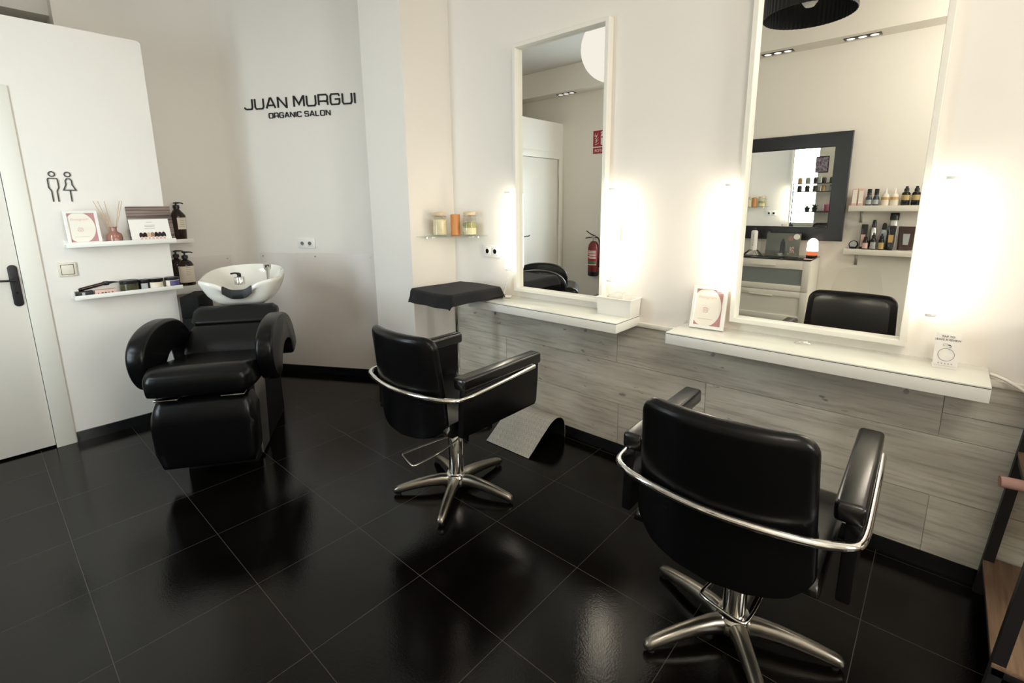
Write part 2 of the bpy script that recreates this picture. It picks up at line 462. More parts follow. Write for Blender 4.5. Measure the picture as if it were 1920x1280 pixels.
# rear wall with the shop window opening
WX0, WX1, WZ0, WZ1 = -3.12, -2.42, .70, 2.30
b = B()
b.bx(-6.2, WX0, YR - .1, YR, 0, ZC); b.bx(WX1, XE, YR - .1, YR, 0, ZC)
b.bx(WX0, WX1, YR - .1, YR, 0, WZ0); b.bx(WX0, WX1, YR - .1, YR, WZ1, ZC)
struct(b.build('wall_south', 'plaster_rear'))
b = B(); t = .05
b.bx(WX0, WX0 + t, YR - .08, YR - .02, WZ0, WZ1).bx(WX1 - t, WX1, YR - .08, YR - .02, WZ0, WZ1)
b.bx(WX0 + t, WX1 - t, YR - .08, YR - .02, WZ0, WZ0 + t).bx(WX0 + t, WX1 - t, YR - .08, YR - .02, WZ1 - t, WZ1)
w1 = struct(b.build('window_1', 'frame_white'))
B().bx(WX0 + t, WX1 - t, YR - .053, YR - .047, WZ0 + t, WZ1 - t).build('pane', 'glass', w1)
# unseen east wall; its high window is added to let in fill light
EY0, EY1, EZ0, EZ1 = .35, 1.55, 1.15, 2.60
b = B()
b.bx(XE, XE + .1, YR - .1, EY0, 0, ZC).bx(XE, XE + .1, EY1, YW + .12, 0, ZC)
b.bx(XE, XE + .1, EY0, EY1, 0, EZ0).bx(XE, XE + .1, EY0, EY1, EZ1, ZC)
struct(b.build('wall_east', 'plaster_rear'))
b = B(); t = .06
b.bx(XE + .02, XE + .08, EY0, EY0 + t, EZ0, EZ1).bx(XE + .02, XE + .08, EY1 - t, EY1, EZ0, EZ1)
b.bx(XE + .02, XE + .08, EY0 + t, EY1 - t, EZ0, EZ0 + t).bx(XE + .02, XE + .08, EY0 + t, EY1 - t, EZ1 - t, EZ1)
b.bx(XE + .02, XE + .08, .92, .98, EZ0 + t, EZ1 - t)
w2 = struct(b.build('window_fill', 'frame_white'))
B().bx(XE + .047, XE + .053, EY0 + t, EY1 - t, EZ0 + t, EZ1 - t).build('pane', 'glass', w2)
struct(B().bx(-6.1, XW - .12, -.53, .605, 2.74, ZC).build('recess_shade_box', 'ceiling'))  # unseen lowered ceiling, added to keep light out of the recess
# soffit along the rear wall
struct(B().bx(-6.1, XE, YR, -.53, 2.853, ZC).build('trim_2', 'plaster_rear'))
# skirting
H = .066
struct(B().bx(-2.695, XE, YW - .012, YW, 0, H).bx(-2.695, -2.683, 2.0, YW - .012, 0, H).build('baseboard_north', 'black_base'))
struct(B().bx(-3.167, -2.683, 1.992, 2.004, 0, H).build('baseboard_pillar', 'black_base'))
q = [w3(s, o) for s, o in ((-.16, .012), (1.42, .012), (1.42, 0), (-.16, 0))]
struct(B().prism([(p.x, p.y) for p in q], 'xy', 0, H).build('baseboard_corner', 'black_base'))
struct(B().bx(XP, XP + .012, .286, .944, 0, H).bx(XP - .1, XP + .012, .932, .944, 0, H).build('baseboard_restroom', 'black_base'))
struct(B().bx(XW, XW + .012, .944, 1.50, 0, H).build('baseboard_west', 'black_base'))
struct(B().bx(-3.99, XE, YR, YR + .012, 0, H).build('baseboard_south', 'black_base'))
# plank cladding below the mirrors, and the white bead on top of it
b = B(); g = .0012
rows = [(H, .314, [-2.683, -1.31, .072, 1.45, XE]), (.314, .563, [-2.683, -2.19, -.82, .56, 1.94, XE]), (.563, .80, [-2.683, -1.33, .068, 1.44, XE])]
for z0, z1, xs in rows:
    for x0, x1 in zip(xs, xs[1:]):
        if z0 > .5 and abs(x0 - .068) < .01:
            b.bx(x0 + g, x1 - g, YW - .008, YW - .0005, z0 + g, .661 - g); b.bx(x0 + g, x1 - g, YW - .008, YW - .0005, .661 + g, z1)
        else: b.bx(x0 + g, x1 - g, YW - .008, YW - .0005, z0 + g, z1 - g)
o = struct(b.build('wall_north_cladding', 'plank'))
struct(B().bx(-2.695, XE, YW - .022, YW, .797, .822, .004).build('trim_1', 'frame_white'))
# door: leaf, architrave, hinges and iron handle
d = struct(B().bx(XP - .06, XP - .018, DY0 + .004, DY1 - .004, .012, DZ - .004, .003).build('door_1', 'door'))
b = B()
b.bx(XP, XP + .010, DY1 - .003, DY1 + .092, 0, DZ + .085, .003).bx(XP, XP + .010, DY0 - .085, DY0 + .003, 0, DZ + .085, .003)
b.bx(XP, XP + .010, DY0 + .003, DY1 - .003, DZ - .003, DZ + .085, .003)
b.build('architrave', 'frame_white', d)
for z in (.25, 1.13, 1.88): B().cyl((XP + .004, DY0 + .004, z - .05), .008, .1).build('hinge', 'frame_white', d)
# iron back plate with scalloped ends and a curved lever
pl = []
for i in range(13): a = pi * i / 12; pl.append((.155 + .021 * cos(a), 1.128 + .021 * sin(a) * .95))
for i in range(13): a = pi + pi * i / 12; pl.append((.155 + .021 * cos(a), .925 + .021 * sin(a) * .95))
h = B().prism(pl, 'yz', XP - .018, XP - .011, .002).build('handle', 'iron', d)
b = B(); b.cyl((XP - .012, .155, 1.062), .011, .05, axis='x')
b.tube([(XP + .036, .158, 1.062), (XP + .04, .10, 1.064), (XP + .04, .05, 1.072), (XP + .04, .015, 1.066), (XP + .042, -.005, 1.078)], [.009, .009, .008, .007, .006], smooth=2)
b.build('lever', 'iron', h)
B().cyl((XP - .012, .155, .985), .006, .004, axis='x').build('keyhole', 'black_gloss', h)
# ------------------------------------------------------------------ mirror wall
def wall_shelf(name, x0, x1, z, label):
    t = thing(name, label, 'shelf', ((x0 + x1) / 2, YW - .001, z), group='white floating shelves under the mirrors')
    h = (x1 - x0) / 2
    B().bx(-h, h, -.26, 0, -.055, -.008, .001).build('shelf_board', 'white', t)
    B().bx(-h + .0012, h - .0012, -.2588, 0, -.0082, -.0052).build('gap_strip', 'black_matt', t)
    B().bx(-h, h, -.26, 0, -.0055, 0, .0008).build('glass_top', 'shelf_glass', t)
    for sx in (-h * .62, h * .62):
        b = B(); b.cyl((sx, -.22, -.0795), .0085, .005, axis='y', n=16); b.bx(sx - .003, sx + .003, -.2195, -.216, -.076, -.0555)
        b.build('screw_eye', 'steel', t)
    return t
M['shelf_glass'] = mat('white back painted glass', (.80, .81, .74), .06, coat=.3)
wall_shelf('wall_shelf', -2.292, -1.20, .861, 'white floating shelf under the far mirror, carrying the open white box')
wall_shelf('wall_shelf', -.936, .168, .861, 'white floating shelf under the near mirror, carrying the pink print frame')

def salon_mirror(x0, x1, label):
    z0, z1 = .905, 2.398
    t = thing('wall_mirror', label, 'mirror', ((x0 + x1) / 2, YW - .001, z0), group='tall white framed mirrors')
    w, h = (x1 - x0) / 2, z1 - z0; f, dp = .022, .047
    b = B()
    b.frame(-w, w, 0, h, f, 0, -dp, .002)
    b.build('frame', 'frame_white', t, ang=25)
    B().bx(-w + f - .002, w - f + .002, -.012, -.006, f - .002, h - f + .002).build('mirror_glass', 'mirror', t)
    return t
salon_mirror(-2.077, -1.415, 'tall white framed mirror nearest the pillar, showing the restroom door')
salon_mirror(-.722, -.068, 'tall white framed mirror on the near side, showing a black framed mirror and bottles')

def tube_lamp(x, label, mount_side):
    t = thing('tube_lamp', label, 'lamp', (x, YW - .001, 1.04), group='lit vertical tube lamps beside the mirrors')
    B().cyl((0, -.079, .012), .0165, .476, 28, bev=.003).build('light_tube', 'tube', t)
    for z in (0., .488): B().cyl((0, -.079, z), .0168, .012, 28, bev=.002).build('end_cap', 'white_gloss', t)
    b = B(); b.bx(-.016, .016, -.03, 0, .21, .30, .005); b.bx(-.010, .010, -.0675, -.03, .235, .275, .003)
    b.build('wall_mount', 'cream', t)
    return t
tube_lamp(-2.101, 'lit tube lamp between the twin socket and the far mirror', -1)
tube_lamp(-1.350, 'lit tube lamp above the open white box, right of the far mirror', 1)
tube_lamp(-.755, 'lit tube lamp above the pink print frame, left of the near mirror', -1)
tube_lamp(-.010, 'lit tube lamp above the review card, right of the near mirror', 1)

# twin sockets
def twin_socket(loc, rz, label):
    t = thing('wall_socket', label, 'socket', loc, rz)
    B().bx(-.0815, .0815, -.011, 0, -.0425, .0425, .004).build('face_plate', 'socket', t)
    for s in (-1, 1):
        b = B(); b.bx(s * .0355 - .028, s * .0355 + .028, -.0135, -.0105, -.028, .028, .002)
        b.build('insert', 'white_gloss', t)
        b = B(); b.lathe([(.0195, 0), (.0195, .0025), (.0165, .0025), (.0165, .0003)], (s * .0355, -.0136, 0), 24, 'y')
        o = b.build('socket_well', 'socket', t)
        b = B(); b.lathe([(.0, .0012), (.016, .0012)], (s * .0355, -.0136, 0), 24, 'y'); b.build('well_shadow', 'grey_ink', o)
        b = B()
        for q in (-.0065, .0065): b.cyl((s * .0355 + q, -.0145, 0), .0026, .0008, 10, 'y')
        b.build('pin_hole', 'socket_dark', o)
    return t
twin_socket((-2.315, YW, 1.148), 0, 'white twin socket below the corner glass shelf')
p = w3(.407, 0, 1.156); twin_socket(p, AL, 'white twin socket above the clear splash panel on the sign wall')

# corner glass shelf with jars
t = thing('corner_shelf', 'curved glass corner shelf between pillar and mirror wall', 'shelf', (-2.694, YW - .001, 1.247))
pp = [(0, 0)]
pp += [(.34, 0)] + [(.34 - .02 * i / 8 + .0, -.0) for i in range(0)]
for i in range(1, 16):
    a = (pi / 2) * i / 16
    pp.append((.35 * abs(cos(a)) ** .86, -.36 * abs(sin(a)) ** .86))
pp.append((0, -.35))
B().prism(list(reversed(pp)), 'xy', 0, .008, .001, 1).build('glass_plate', 'glass_green', t, ang=30)
for x, y in ((.26, -.012), (.012, -.27)): B().cyl((x, y, -.012), .008, .012).build('clip', 'chrome', t)
def preserving_jar(loc, label, fill, rz):
    t = thing('preserving_jar', label, 'jar', loc, rz, group='clip top jars on the corner glass shelf')
    B().lathe([(.0, .0), (.040, 0), (.047, .006), (.048, .03), (.048, .095), (.045, .115), (.039, .128), (.039, .138), (.036, .138), (.036, .127), (.042, .113), (.0455, .095), (.0455, .008), (0, .004)], n=32).build('jar_body', 'glass', t)
    B().lathe([(0, .0045), (.0445, .0085), (.0448, fill[1]), (.0, fill[1] + .004)], n=32).build('contents', fill[0], t)
    if len(fill) > 2: B().lathe([(0, fill[1] + .0045), (.0445, fill[1] + .0005), (.0445, fill[3]), (0, fill[3] + .003)], n=32).build('dried_herbs', fill[2], t)
    B().lathe([(0, .139), (.041, .139), (.0425, .144), (.0425, .152), (.040, .158), (.0, .161)], n=32).build('lid', 'cork', t)
    b = B(); b.tube([(.0495 * cos(a), .0495 * sin(a), .132) for a in [2 * pi * i / 24 for i in range(24)]], .0013, 6, closed=True)
    b.tube([(.0495, -.018, .132), (.062, -.012, .120), (.074, 0, .104), (.062, .012, .120), (.0495, .018, .132)], .0014, 6, 1)
    b.tube([(-.0495, -.012, .132), (-.056, -.012, .150), (-.050, 0, .160), (-.056, .012, .150), (-.0495, .012, .132)], .0014, 6, 1)
    b.build('wire_clip', 'steel', t)
    b = B()
    for q in range(-2, 3):
        for s in range(3):
            a = -pi / 2 + q * .16
            b.tube([(.0487 * cos(a), .0487 * sin(a), .028 + s * .013), (.0487 * cos(a + .07), .0487 * sin(a + .07), .036 + s * .013)], .0008, 5)
    b.build('embossing', 'paper', t)
    return t
preserving_jar((-2.612, 2.19, 1.2552), 'clip top jar of pale salt nearest the pillar', ('sand', .112), R(-10))
preserving_jar((-2.452, 2.322, 1.2552), 'clip top jar of layered salt and dried herbs, right of the candle', ('sand', .052, 'herbs', .085), R(-15))
t = thing('pillar_candle', 'rust coloured pillar candle between the two jars', 'candle', (-2.545, 2.275, 1.2552))
B().lathe([(0, 0), (.030, 0), (.033, .003), (.033, .138), (.030, .143), (.012, .139), (0, .138)], n=32).build('wax', 'candle', t)
B().cyl((0, 0, .138), .0012, .010, 8).build('wick', 'black_matt', t)

# open white box with cords, on the far shelf
t = thing('storage_box', 'open white plastic box on the far shelf, cords looping out', 'box', (-1.30, 2.335, .8615))
W, D, Hh, T = .098, .052, .092, .004
b = B()
fl = .006
def tray_box(b, W, D, H, fl, T):
    o0 = [(-W, -D), (W, -D), (W, D), (-W, D)]; o1 = [(-W - fl, -D - fl), (W + fl, -D - fl), (W + fl, D + fl), (-W - fl, D + fl)]
    i1 = [(x - math.copysign(T, x), y - math.copysign(T, y)) for x, y in o1]; i0 = [(x - math.copysign(T, x), y - math.copysign(T, y)) for x, y in o0]
    b.loft([[(x, y, 0) for x, y in o0], [(x, y, H) for x, y in o1], [(x, y, H) for x, y in i1], [(x, y, T) for x, y in i0]])
tray_box(b, W, D, Hh, fl, T); b.build('tub', 'white', t, ang=20)
b = B()
lip = [(-W - fl - .004, -D - fl - .004), (W + fl + .004, -D - fl - .004), (W + fl + .004, D + fl + .004), (-W - fl - .004, D + fl + .004)]
inn = [(-W - fl + T, -D - fl + T), (W + fl - T, -D - fl + T), (W + fl - T, D + fl - T), (-W - fl + T, D + fl - T)]
b.loft([[(x, y, Hh - .001) for x, y in lip], [(x, y, Hh + .004) for x, y in lip], [(x, y, Hh + .004) for x, y in inn], [(x, y, Hh - .001) for x, y in inn]], caps=False)
b.bm.faces.new([v for v in []]) if False else None
b.build('rim', 'white', t, ang=20)
b = B(); b.tube([(-.06, 0, .05), (-.045, 0, .098), (-.02, .005, .122), (.02, .005, .125), (.026, 0, .08), (.022, -.01, .05)], .0028, 8, 2)
b.tube([(.035, 0, .126), (.030, 0, .126), (.030, 0, .12), (.042, -.012, .06)], .0028, 8, 1)
b.build('cord', 'white_gloss', t)
B().box((-.058, -.012, .095), (.014, .010, .006), .002).build('clip', 'cork', t)

# table cards: white acrylic L, printed review card
def review_card(loc, rz, rx, label):
    t = thing('table_card', label, 'sign', loc, rz, group='review cards on the shelves')
    th = R(14); hh = .128
    b = B(); top = (.0 + sin(th) * hh, cos(th) * hh)
    b.prism([(0, 0), (.003, 0), (.003 + top[0], top[1]), (top[0], top[1])], 'yz', -.034, .034)
    b.prism([(.0031, 0), (.055, 0), (.055, .003), (.0036, .003)], 'yz', -.034, .034)
    b.build('card_stand', 'paper', t, ang=20)
    mt = Matrix.Rotation(-th, 4, 'X')
    def put(o):
        o.data.transform(Matrix.Translation((0, -.0006, 0)) @ mt); return o
    put(text('lettering', 'TAP TO', .0105, 0, .112, 0, 'ink', t)); put(text('lettering', 'LEAVE A REVIEW', .0095, 0, .101, 0, 'ink', t))
    b = B(); b.tube([(.0225 * cos(a), -.0004, .05 + .0225 * sin(a)) for a in [2 * pi * i / 32 for i in range(32)]], .0006, 6, closed=True); put(b.build('ring', 'label_blue', t))
    b = B(); b.tube([(-.004 + .007 * cos(a), -.0004, .0855 + .004 * sin(a)) for a in [2 * pi * i / 20 for i in range(20)]], .0004, 6, closed=True)
    b.tube([(.003, -.0004, .086), (.010, -.0004, .085), (.011, -.0004, .078), (.005, -.0004, .077)], [.0012, .0018, .0016, .0008], 6, 1)
    put(b.build('hand_icon', 'ink', t))
    for q in range(5):
        st = []
        for i in range(10):
            rr = .0032 if i % 2 == 0 else .0014; a = pi / 2 + pi * i / 5; st.append((-.018 + q * .009 + rr * cos(a), .018 + rr * sin(a)))
        put(B().prism(st, 'xz', -.0005, 0).build('star', 'grey_ink', t))
    put(B().bx(-.031, .031, -.0005, 0, .0095, .0102).build('rule', 'grey_ink', t))
    return t
review_card((.050, 2.285, .8615), R(3), 0, 'white review card standing on the near shelf, left of its free end')
review_card((-2.150, 2.325, .8615), R(-52), 0, 'white review card seen nearly edge-on beside the towel covered tray')

# pink print in a white frame (a scan code on the photographed print is left blank)
def print_frame(loc, rz, rx, label):
    t = thing('framed_print', label, 'picture frame', loc, rz, rx, group='white frames with the pink social media print')
    w, h, f = .078, .205, .016
    b = B()
    b.frame(-w, w, 0, h, f, .011, -.011, .002)
    b.build('frame', 'white_gloss', t, ang=25)
    pr = B().bx(-w + f, w - f, -.004, .008, f, h - f).build('print', 'pink', t)
    iw, ih = w - f, h - 2 * f; cz = h / 2
    el = []
    for i in range(40):
        a = 2 * pi * i / 40; el.append((max(-iw, min(iw, -.012 + .070 * cos(a))), cz + min(ih / 2, max(-ih / 2, .092 * sin(a)))))
    B().prism(el, 'xz', -.0048, -.0041).build('white_disc', 'cream', pr)
    o = text('lettering', 'Instagram', .021, -.010, cz + .044, -.0050, 'pale_pink', pr, shear=.25)
    b = B(); r_ = .011
    sq = [(x - .012, z + cz - .012) for x, z in sup(r_, r_, 24, 4)]
    b.stroke(sq, .0016, -.0050, .0004, closed=True)
    b.stroke([(-.012 + .005 * cos(a), cz - .012 + .005 * sin(a)) for a in [2 * pi * i / 16 for i in range(16)]], .0014, -.0050, .0004, closed=True)
    b.bx(-.0065, -.0048, -.0054, -.0050, cz - .0065, cz - .0048)
    b.build('camera_icon', 'pink', pr)
    B().bx(-.045, .025, -.0054, -.0050, cz - .056, cz - .0548).build('rule', 'grey_ink', pr)
    return t
print_frame((-.812, 2.312, .8618), R(4), R(-13), 'white frame with pink print on the near shelf, left of its mirror')

# small hair clip under the near mirror
t = thing('hair_clip', 'small silver clip lying below the near mirror', 'clip', (-.405, 2.31, .8612), R(20))
b = B(); b.tube([(-.03, 0, .004), (-.01, .004, .006), (.015, .002, .008), (.03, 0, .004)], .0035, 8, 1); b.tube([(-.012, 0, .010), (.02, -.004, .014)], .003, 8)
b.build('clip_body', 'chrome', t); B().cyl((.0, .002, .006), .006, .008, 12).build('spring', 'steel', t)

# white lead draped from the near shelf's end
o = B().tube([(.176, 2.385, .842), (.20, 2.37, .840), (.235, 2.35, .828), (.28, 2.345, .80), (.33, 2.38, .74), (.37, 2.386, .66), (.40, 2.386, .55), (.42, 2.386, .40), (.425, 2.386, .16), (.43, 2.381, .068), (.43, 2.381, .006)], .0058, 10, 2).build('power_cord', 'paper')
tag(o, 'pale power cord hanging down the wall past the near shelf end', 'cord')

# towel covered tray on a pole
t = thing('work_tray', 'chrome pole tray under the black towel, behind the far styling chair', 'tray', (-2.335, 2.075, 0))
B().bx(-.185, .185, -.205, .205, .905, .918, .005).build('tray_top', 'black', t)
b = B(); b.tube([(-.19, -.21, .913), (.19, -.21, .913), (.19, .21, .913), (-.19, .21, .913)], .006, 8, closed=True); b.build('tray_rim', 'chrome', t)
B().cyl((0, 0, .06), .0125, .845, 20).build('pole', 'chrome', t)
B().cyl((0, 0, .60), .018, .035, 16, bev=.003).build('clamp', 'black', t)
for i in range(5):
    a = R(40 + 72 * i); b = B()
    b.tube([(0, 0, .075), (.12 * cos(a), .12 * sin(a), .07), (.20 * cos(a), .20 * sin(a), .05)], [.014, .012, .010], 10, 1); b.build('leg', 'black', t)
    B().cyl((.20 * cos(a), .20 * sin(a), .0), .018, .045, 14, bev=.004).build('caster', 'black', t)
def towel(u, v):
    # flat over the tray, hanging a little past its rim on every side, most at the front
    x = (u - .5) * .50; y = (v - .5) * .575
    ex = max(0, abs(x) - .193); ef = max(0, -.213 - y); eb = max(0, y - .213)
    drop = ((ex * .95) ** 4 + ef ** 4 + eb ** 4) ** .25; ef0 = ef
    if ef > 0: ex *= 1 - .45 * ef / .075
    if ex > 0: ef *= 1 - .30 * ex / .057
    z = .927 - drop * .92 - .010 * (1 - math.exp(-drop / .02)) + .004 * sin(9 * u + 3 * v) * (drop == 0) * 0
    xx = math.copysign(min(abs(x), .193) + ex * .32, x); yy = max(-.213, min(.213, y)) - ef * .30 + eb * .3
    fold = .006 * sin(17 * u) * min(1, ef / .04) + .004 * sin(5 * u + 2)
    return (xx + .004 * sin(14 * v) * min(1, ex / .03), yy + fold, z + .003 * sin(7 * u + 5 * v) * max(0, 1 - drop / .03) + .003)
o = B().sheet(towel, 60, 60, -.006).build('towel', 'towel', ang=80)
o.location = (-2.335, 2.075, .0); tag(o, 'black towel draped over the pole tray beside the pillar', 'towel')

# bent checker plate footrest under the far shelf
t = thing('footrest', 'bent checker plate footrest on the floor against the cladding', 'footrest', (-1.838, 2.0, 0))
prof = [(0, .002), (.05, .035), (.10, .07), (.15, .104), (.19, .130), (.215, .144), (.24, .154), (.265, .1585), (.29, .157), (.315, .149), (.337, .134), (.352, .112), (.36, .085), (.362, .05), (.362, .002)]
def cut(a, bb, nm, m, off):
    b = B(); n = len(prof)
    top = []; bot = []
    for i, (y, z) in enumerate(prof):
        y0, z0 = prof[max(i - 1, 0)]; y1, z1 = prof[min(i + 1, n - 1)]
        d = Vector((y1 - y0, z1 - z0)).normalized(); nn = Vector((-d.y, d.x))
        top.append((y + nn.x * off, z + nn.y * off)); bot.append((y + nn.x * (off - .0022), max(z + nn.y * (off - .0022), .0)))
    rings = [[(-.172, *bot[i]), (-.172, *top[i]), (.172, *top[i]), (.172, *bot[i])] for i in range(a, bb)]
    b.loft(rings); return b.build(nm, m, t)
cut(0, len(prof), 'tread_plate', 'checker', .0022); cut(0, len(prof), 'rubber_backing', 'black_matt', -.0001)

# metal rack at the right edge
t = thing('storage_rack', 'black metal rack with brown wood shelves at the right edge', 'rack', (.25, 2.39, 0))
def leg(x, y, dx=.0):
    B().prism([(x - .015, 0), (x + .015, 0), (x + .015 + dx, 1.05), (x - .015 + dx, 1.05)], 'xz', y - .015, y + .015).build('leg', 'iron', t)
for y in (-.58, -.03): leg(.0, y, .075); leg(.92, y, -.02)
for z in (.135, .583, 1.03):
    dx = .075 * z / 1.05
    b = B(); b.bx(-.012 + dx, .93, -.595, -.57, z - .030, z - .006, .001).bx(-.012 + dx, .93, -.04, -.015, z - .030, z - .006, .001)
    b.bx(-.012 + dx, .012 + dx, -.57, -.04, z - .030, z - .007, .001).bx(.90, .925, -.57, -.04, z - .030, z - .007, .001); b.build('shelf_frame', 'iron', t)
    B().bx(-.014 + dx, .932, -.597, -.012, z - .0055, z + .009, .001).build('shelf_board', 'wood', t)
rollt = None
for i, (x, y, z, rz, ln, lab) in enumerate(((.305, 2.02, .6098, 10, .19, 'pinkish paper roll sticking out furthest at the left end of the rack'), (.345, 2.105, .6098, 30, .15, 'pinkish paper roll lying behind the roll that sticks out of the rack'), (.365, 2.20, .672, 62, .16, 'pinkish paper roll leaning upright against the rack leg'))):
    o = B().lathe([(.0, -ln / 2), (.012, -ln / 2), (.012, -ln / 2 + .002), (.017, -ln / 2), (.0175, 0), (.017, ln / 2), (0, ln / 2)], n=20, axis='x').build('paper_roll', 'wood_roll')
    o.location = (x, y, z); o.rotation_euler = (0, R(0 if i < 2 else -55), R(rz)); tag(o, lab, 'roll', 'paper rolls on the rack')
# ------------------------------------------------------------------ styling chairs (front towards +y)
def pad_loft(name, m, parent, zs, hw, yc, th, bend, p=5, n=40, tilt=0.):
    """rounded slab lofted over z; hw(z) half width, bend pushes the ends forward"""
    rings = []
    for z in zs:
        a, T = hw(z), th(z)
        rings.append([(x, yc + y + bend * (x / .23) ** 2 + tilt * (z - .66), z) for x, y in sup(a, T / 2, n, p)])
    return B().loft(rings).build(name, m, parent, ang=50)

def make_chair(label, loc, base_rot, lever_rot):
    t = thing('styling_chair', label, 'chair', loc, group='black salon styling chairs')
    # seat cushion with a rounded rear edge
    pr = []
    for x, k in ((-.252, .0), (-.246, .85), (-.225, 1.), (-.1, 1.03), (.1, 1.03), (.225, 1.), (.246, .85), (.252, .0)):
        top = .498 + .026 * k; bot = .452
        pts = [(-.235, bot), (-.262, bot + .018), (-.268, (top + bot) / 2), (-.262, top - .02), (-.24, top - .004), (-.12, top + .002), (.1, top + .004), (.20, top), (.235, top - .014), (.248, (top + bot) / 2), (.235, bot + .012), (.2, bot)]
        pr.append([(x, y, z) for y, z in pts])
    B().loft(pr).build('seat', 'leather_pad', t, ang=60)
    for s in (-1, 1):
        q = [(-.232, .470), (.262, .470), (.276, .485), (.286, .60), (.292, .690), (-.212, .682), (-.222, .60)]
        B().prism(q, 'yz', s * .283, s * .314, .004).build('side_panel', 'leather', t)
        b = B(); b.bx(s * .255, s * .323, -.225, .305, .678, .735, .013, 3)
        b.build('armrest', 'leather_pad', t)
    # upper back pad
    r, top, bot = .055, .915, .640
    def hw(z):
        w = .222 + .012 * (top - z) / (top - bot)
        if z > top - r: w = w - r + sqrt(max(r * r - (z - (top - r)) ** 2, 1e-6))
        return w
    zs = [bot] + [bot + (top - r - bot) * i / 8 for i in range(1, 9)] + [top - r + r * sin(pi / 2 * i / 8) for i in range(1, 8)] + [top - .0006]
    def th(z):
        k = 1.
        if z > top - .028: k = sqrt(max(1 - ((z - (top - .028)) / .028) ** 2, .02))
        if z < bot + .012: k = .8 + .2 * (z - bot) / .012
        return .060 * k
    pad_loft('backrest', 'leather', t, zs, hw, -.312, th, .050, 4.5, tilt=-.10)
    # glossy cushion on the front of the back pad
    zc = [.668 + (.888 - .668) * i / 16 for i in range(17)]
    def hwc(z):
        d = min(z - .668, .888 - z); w = .190 + .010 * (.915 - z) / .275
        return w - .035 + sqrt(max(.035 ** 2 - max(0, .035 - d) ** 2, 1e-6))
    pad_loft('back_cushion', 'leather_pad', t, zc, hwc, -.312 + .026, lambda z: .022 * sqrt(max(1 - ((z - .778) / .112) ** 6, .02)), .050, 4, tilt=-.10)
    # lower back shell with a curved hem
    top2, bot2 = .648, .425
    def hw2(z):
        k = (top2 - z) / (top2 - bot2)
        return (.236 + .010 * k) * (1 if k < .7 else sqrt(max(1 - ((k - .7) / .3) ** 2 * .36, .02)))
    zs = [top2 - (top2 - bot2) * i / 14 for i in range(15)]
    sh = pad_loft('back_shell', 'leather', t, list(reversed(zs)), hw2, -.308, lambda z: .034, .050, 5)
    for v in sh.data.vertices: v.co.z += .045 * (v.co.x / .23) ** 2 * max(0, (top2 - v.co.z) / (top2 - bot2))
    # chrome rail round the back, bolted to both sides
    pth = [(.325, .245, .676), (.326, .10, .667), (.326, -.10, .655), (.325, -.20, .650), (.318, -.255, .651), (.292, -.285, .654), (.235, -.318, .656), (.12, -.343, .655), (0, -.3525, .654)]
    full = pth + [(-x, y, z) for x, y, z in reversed(pth[:-1])]
    rail = B().tube(full, .0115, 14, 2).build('back_rail', 'chrome', t)
    for s in (-1, 1):
        for y, z in ((.17, .671), (-.08, .656)): B().cyl((s * .3355 - (.004 if s > 0 else 0), y, z), .006, .004, 12, 'x').build('bolt', 'black_gloss', rail)
    # under-seat plate, gas column, collar
    B().bx(-.12, .12, -.15, .13, .400, .434, .006).build('seat_plate', 'black', t)
    b = B(); b.lathe([(.0, .075), (.037, .075), (.037, .33), (.034, .335), (.031, .335), (.031, .399), (0, .399)], n=32); b.build('column', 'chrome', t)
    B().lathe([(.038, .068), (.052, .070), (.055, .078), (.050, .090), (.038, .093)], n=32).build('collar', 'chrome', t)
    B().lathe([(0, .026), (.046, .026), (.058, .036), (.060, .056), (.054, .068), (0, .069)], n=32).build('base_hub', 'alu', t)
    for i in range(5):
        a = R(base_rot + 72 * i); rings = []
        for s_, w, zc, h in ((.03, .030, .050, .040), (.08, .027, .058, .036), (.14, .024, .056, .032), (.20, .022, .049, .028), (.26, .0205, .038, .025), (.30, .019, .029, .022), (.318, .016, .024, .018), (.325, .008, .021, .009)):
            rg = []
            for u, v in sup(w, h / 1.15, 20, 2.4):
                rg.append((s_ * cos(a) - u * sin(a), s_ * sin(a) + u * cos(a), max(zc + v, .008)))
            rings.append(rg)
        lg = B().loft(rings).build('leg', 'alu', t, ang=60)
        B().cyl((.300 * cos(a), .300 * sin(a), 0), .013, .0082, 14).build('foot_glide', 'rubber', lg)
    # pump pedal: bent rod loop
    lp = [(.055, -.03, .335), (.06, -.06, .333), (.055, -.17, .325), (.055, -.30, .315), (.065, -.315, .314), (.180, -.315, .314), (.192, -.30, .315), (.170, -.17, .327), (.122, -.05, .338), (.080, .005, .340), (.035, .0, .340)]
    c, s_ = cos(lever_rot), sin(lever_rot)
    lp = [(x * c - y * s_, x * s_ + y * c, z) for x, y, z in lp]
    b = B(); b.tube(lp, .0045, 10, 2); b.build('pump_pedal', 'chrome', t)
    return t
ch = make_chair('black styling chair with chrome rail standing below the far mirror, full base in view', (-1.765, 1.53, 0), -128, R(-14))
ch2 = dup(ch, (-.388, 1.555, 0), R(1), 'black styling chair with chrome rail standing nearest, below the near mirror')
for c in ch2.children:
    if c.name.startswith('pump_pedal'): c.location.z = .055      # this one's pedal is pumped higher
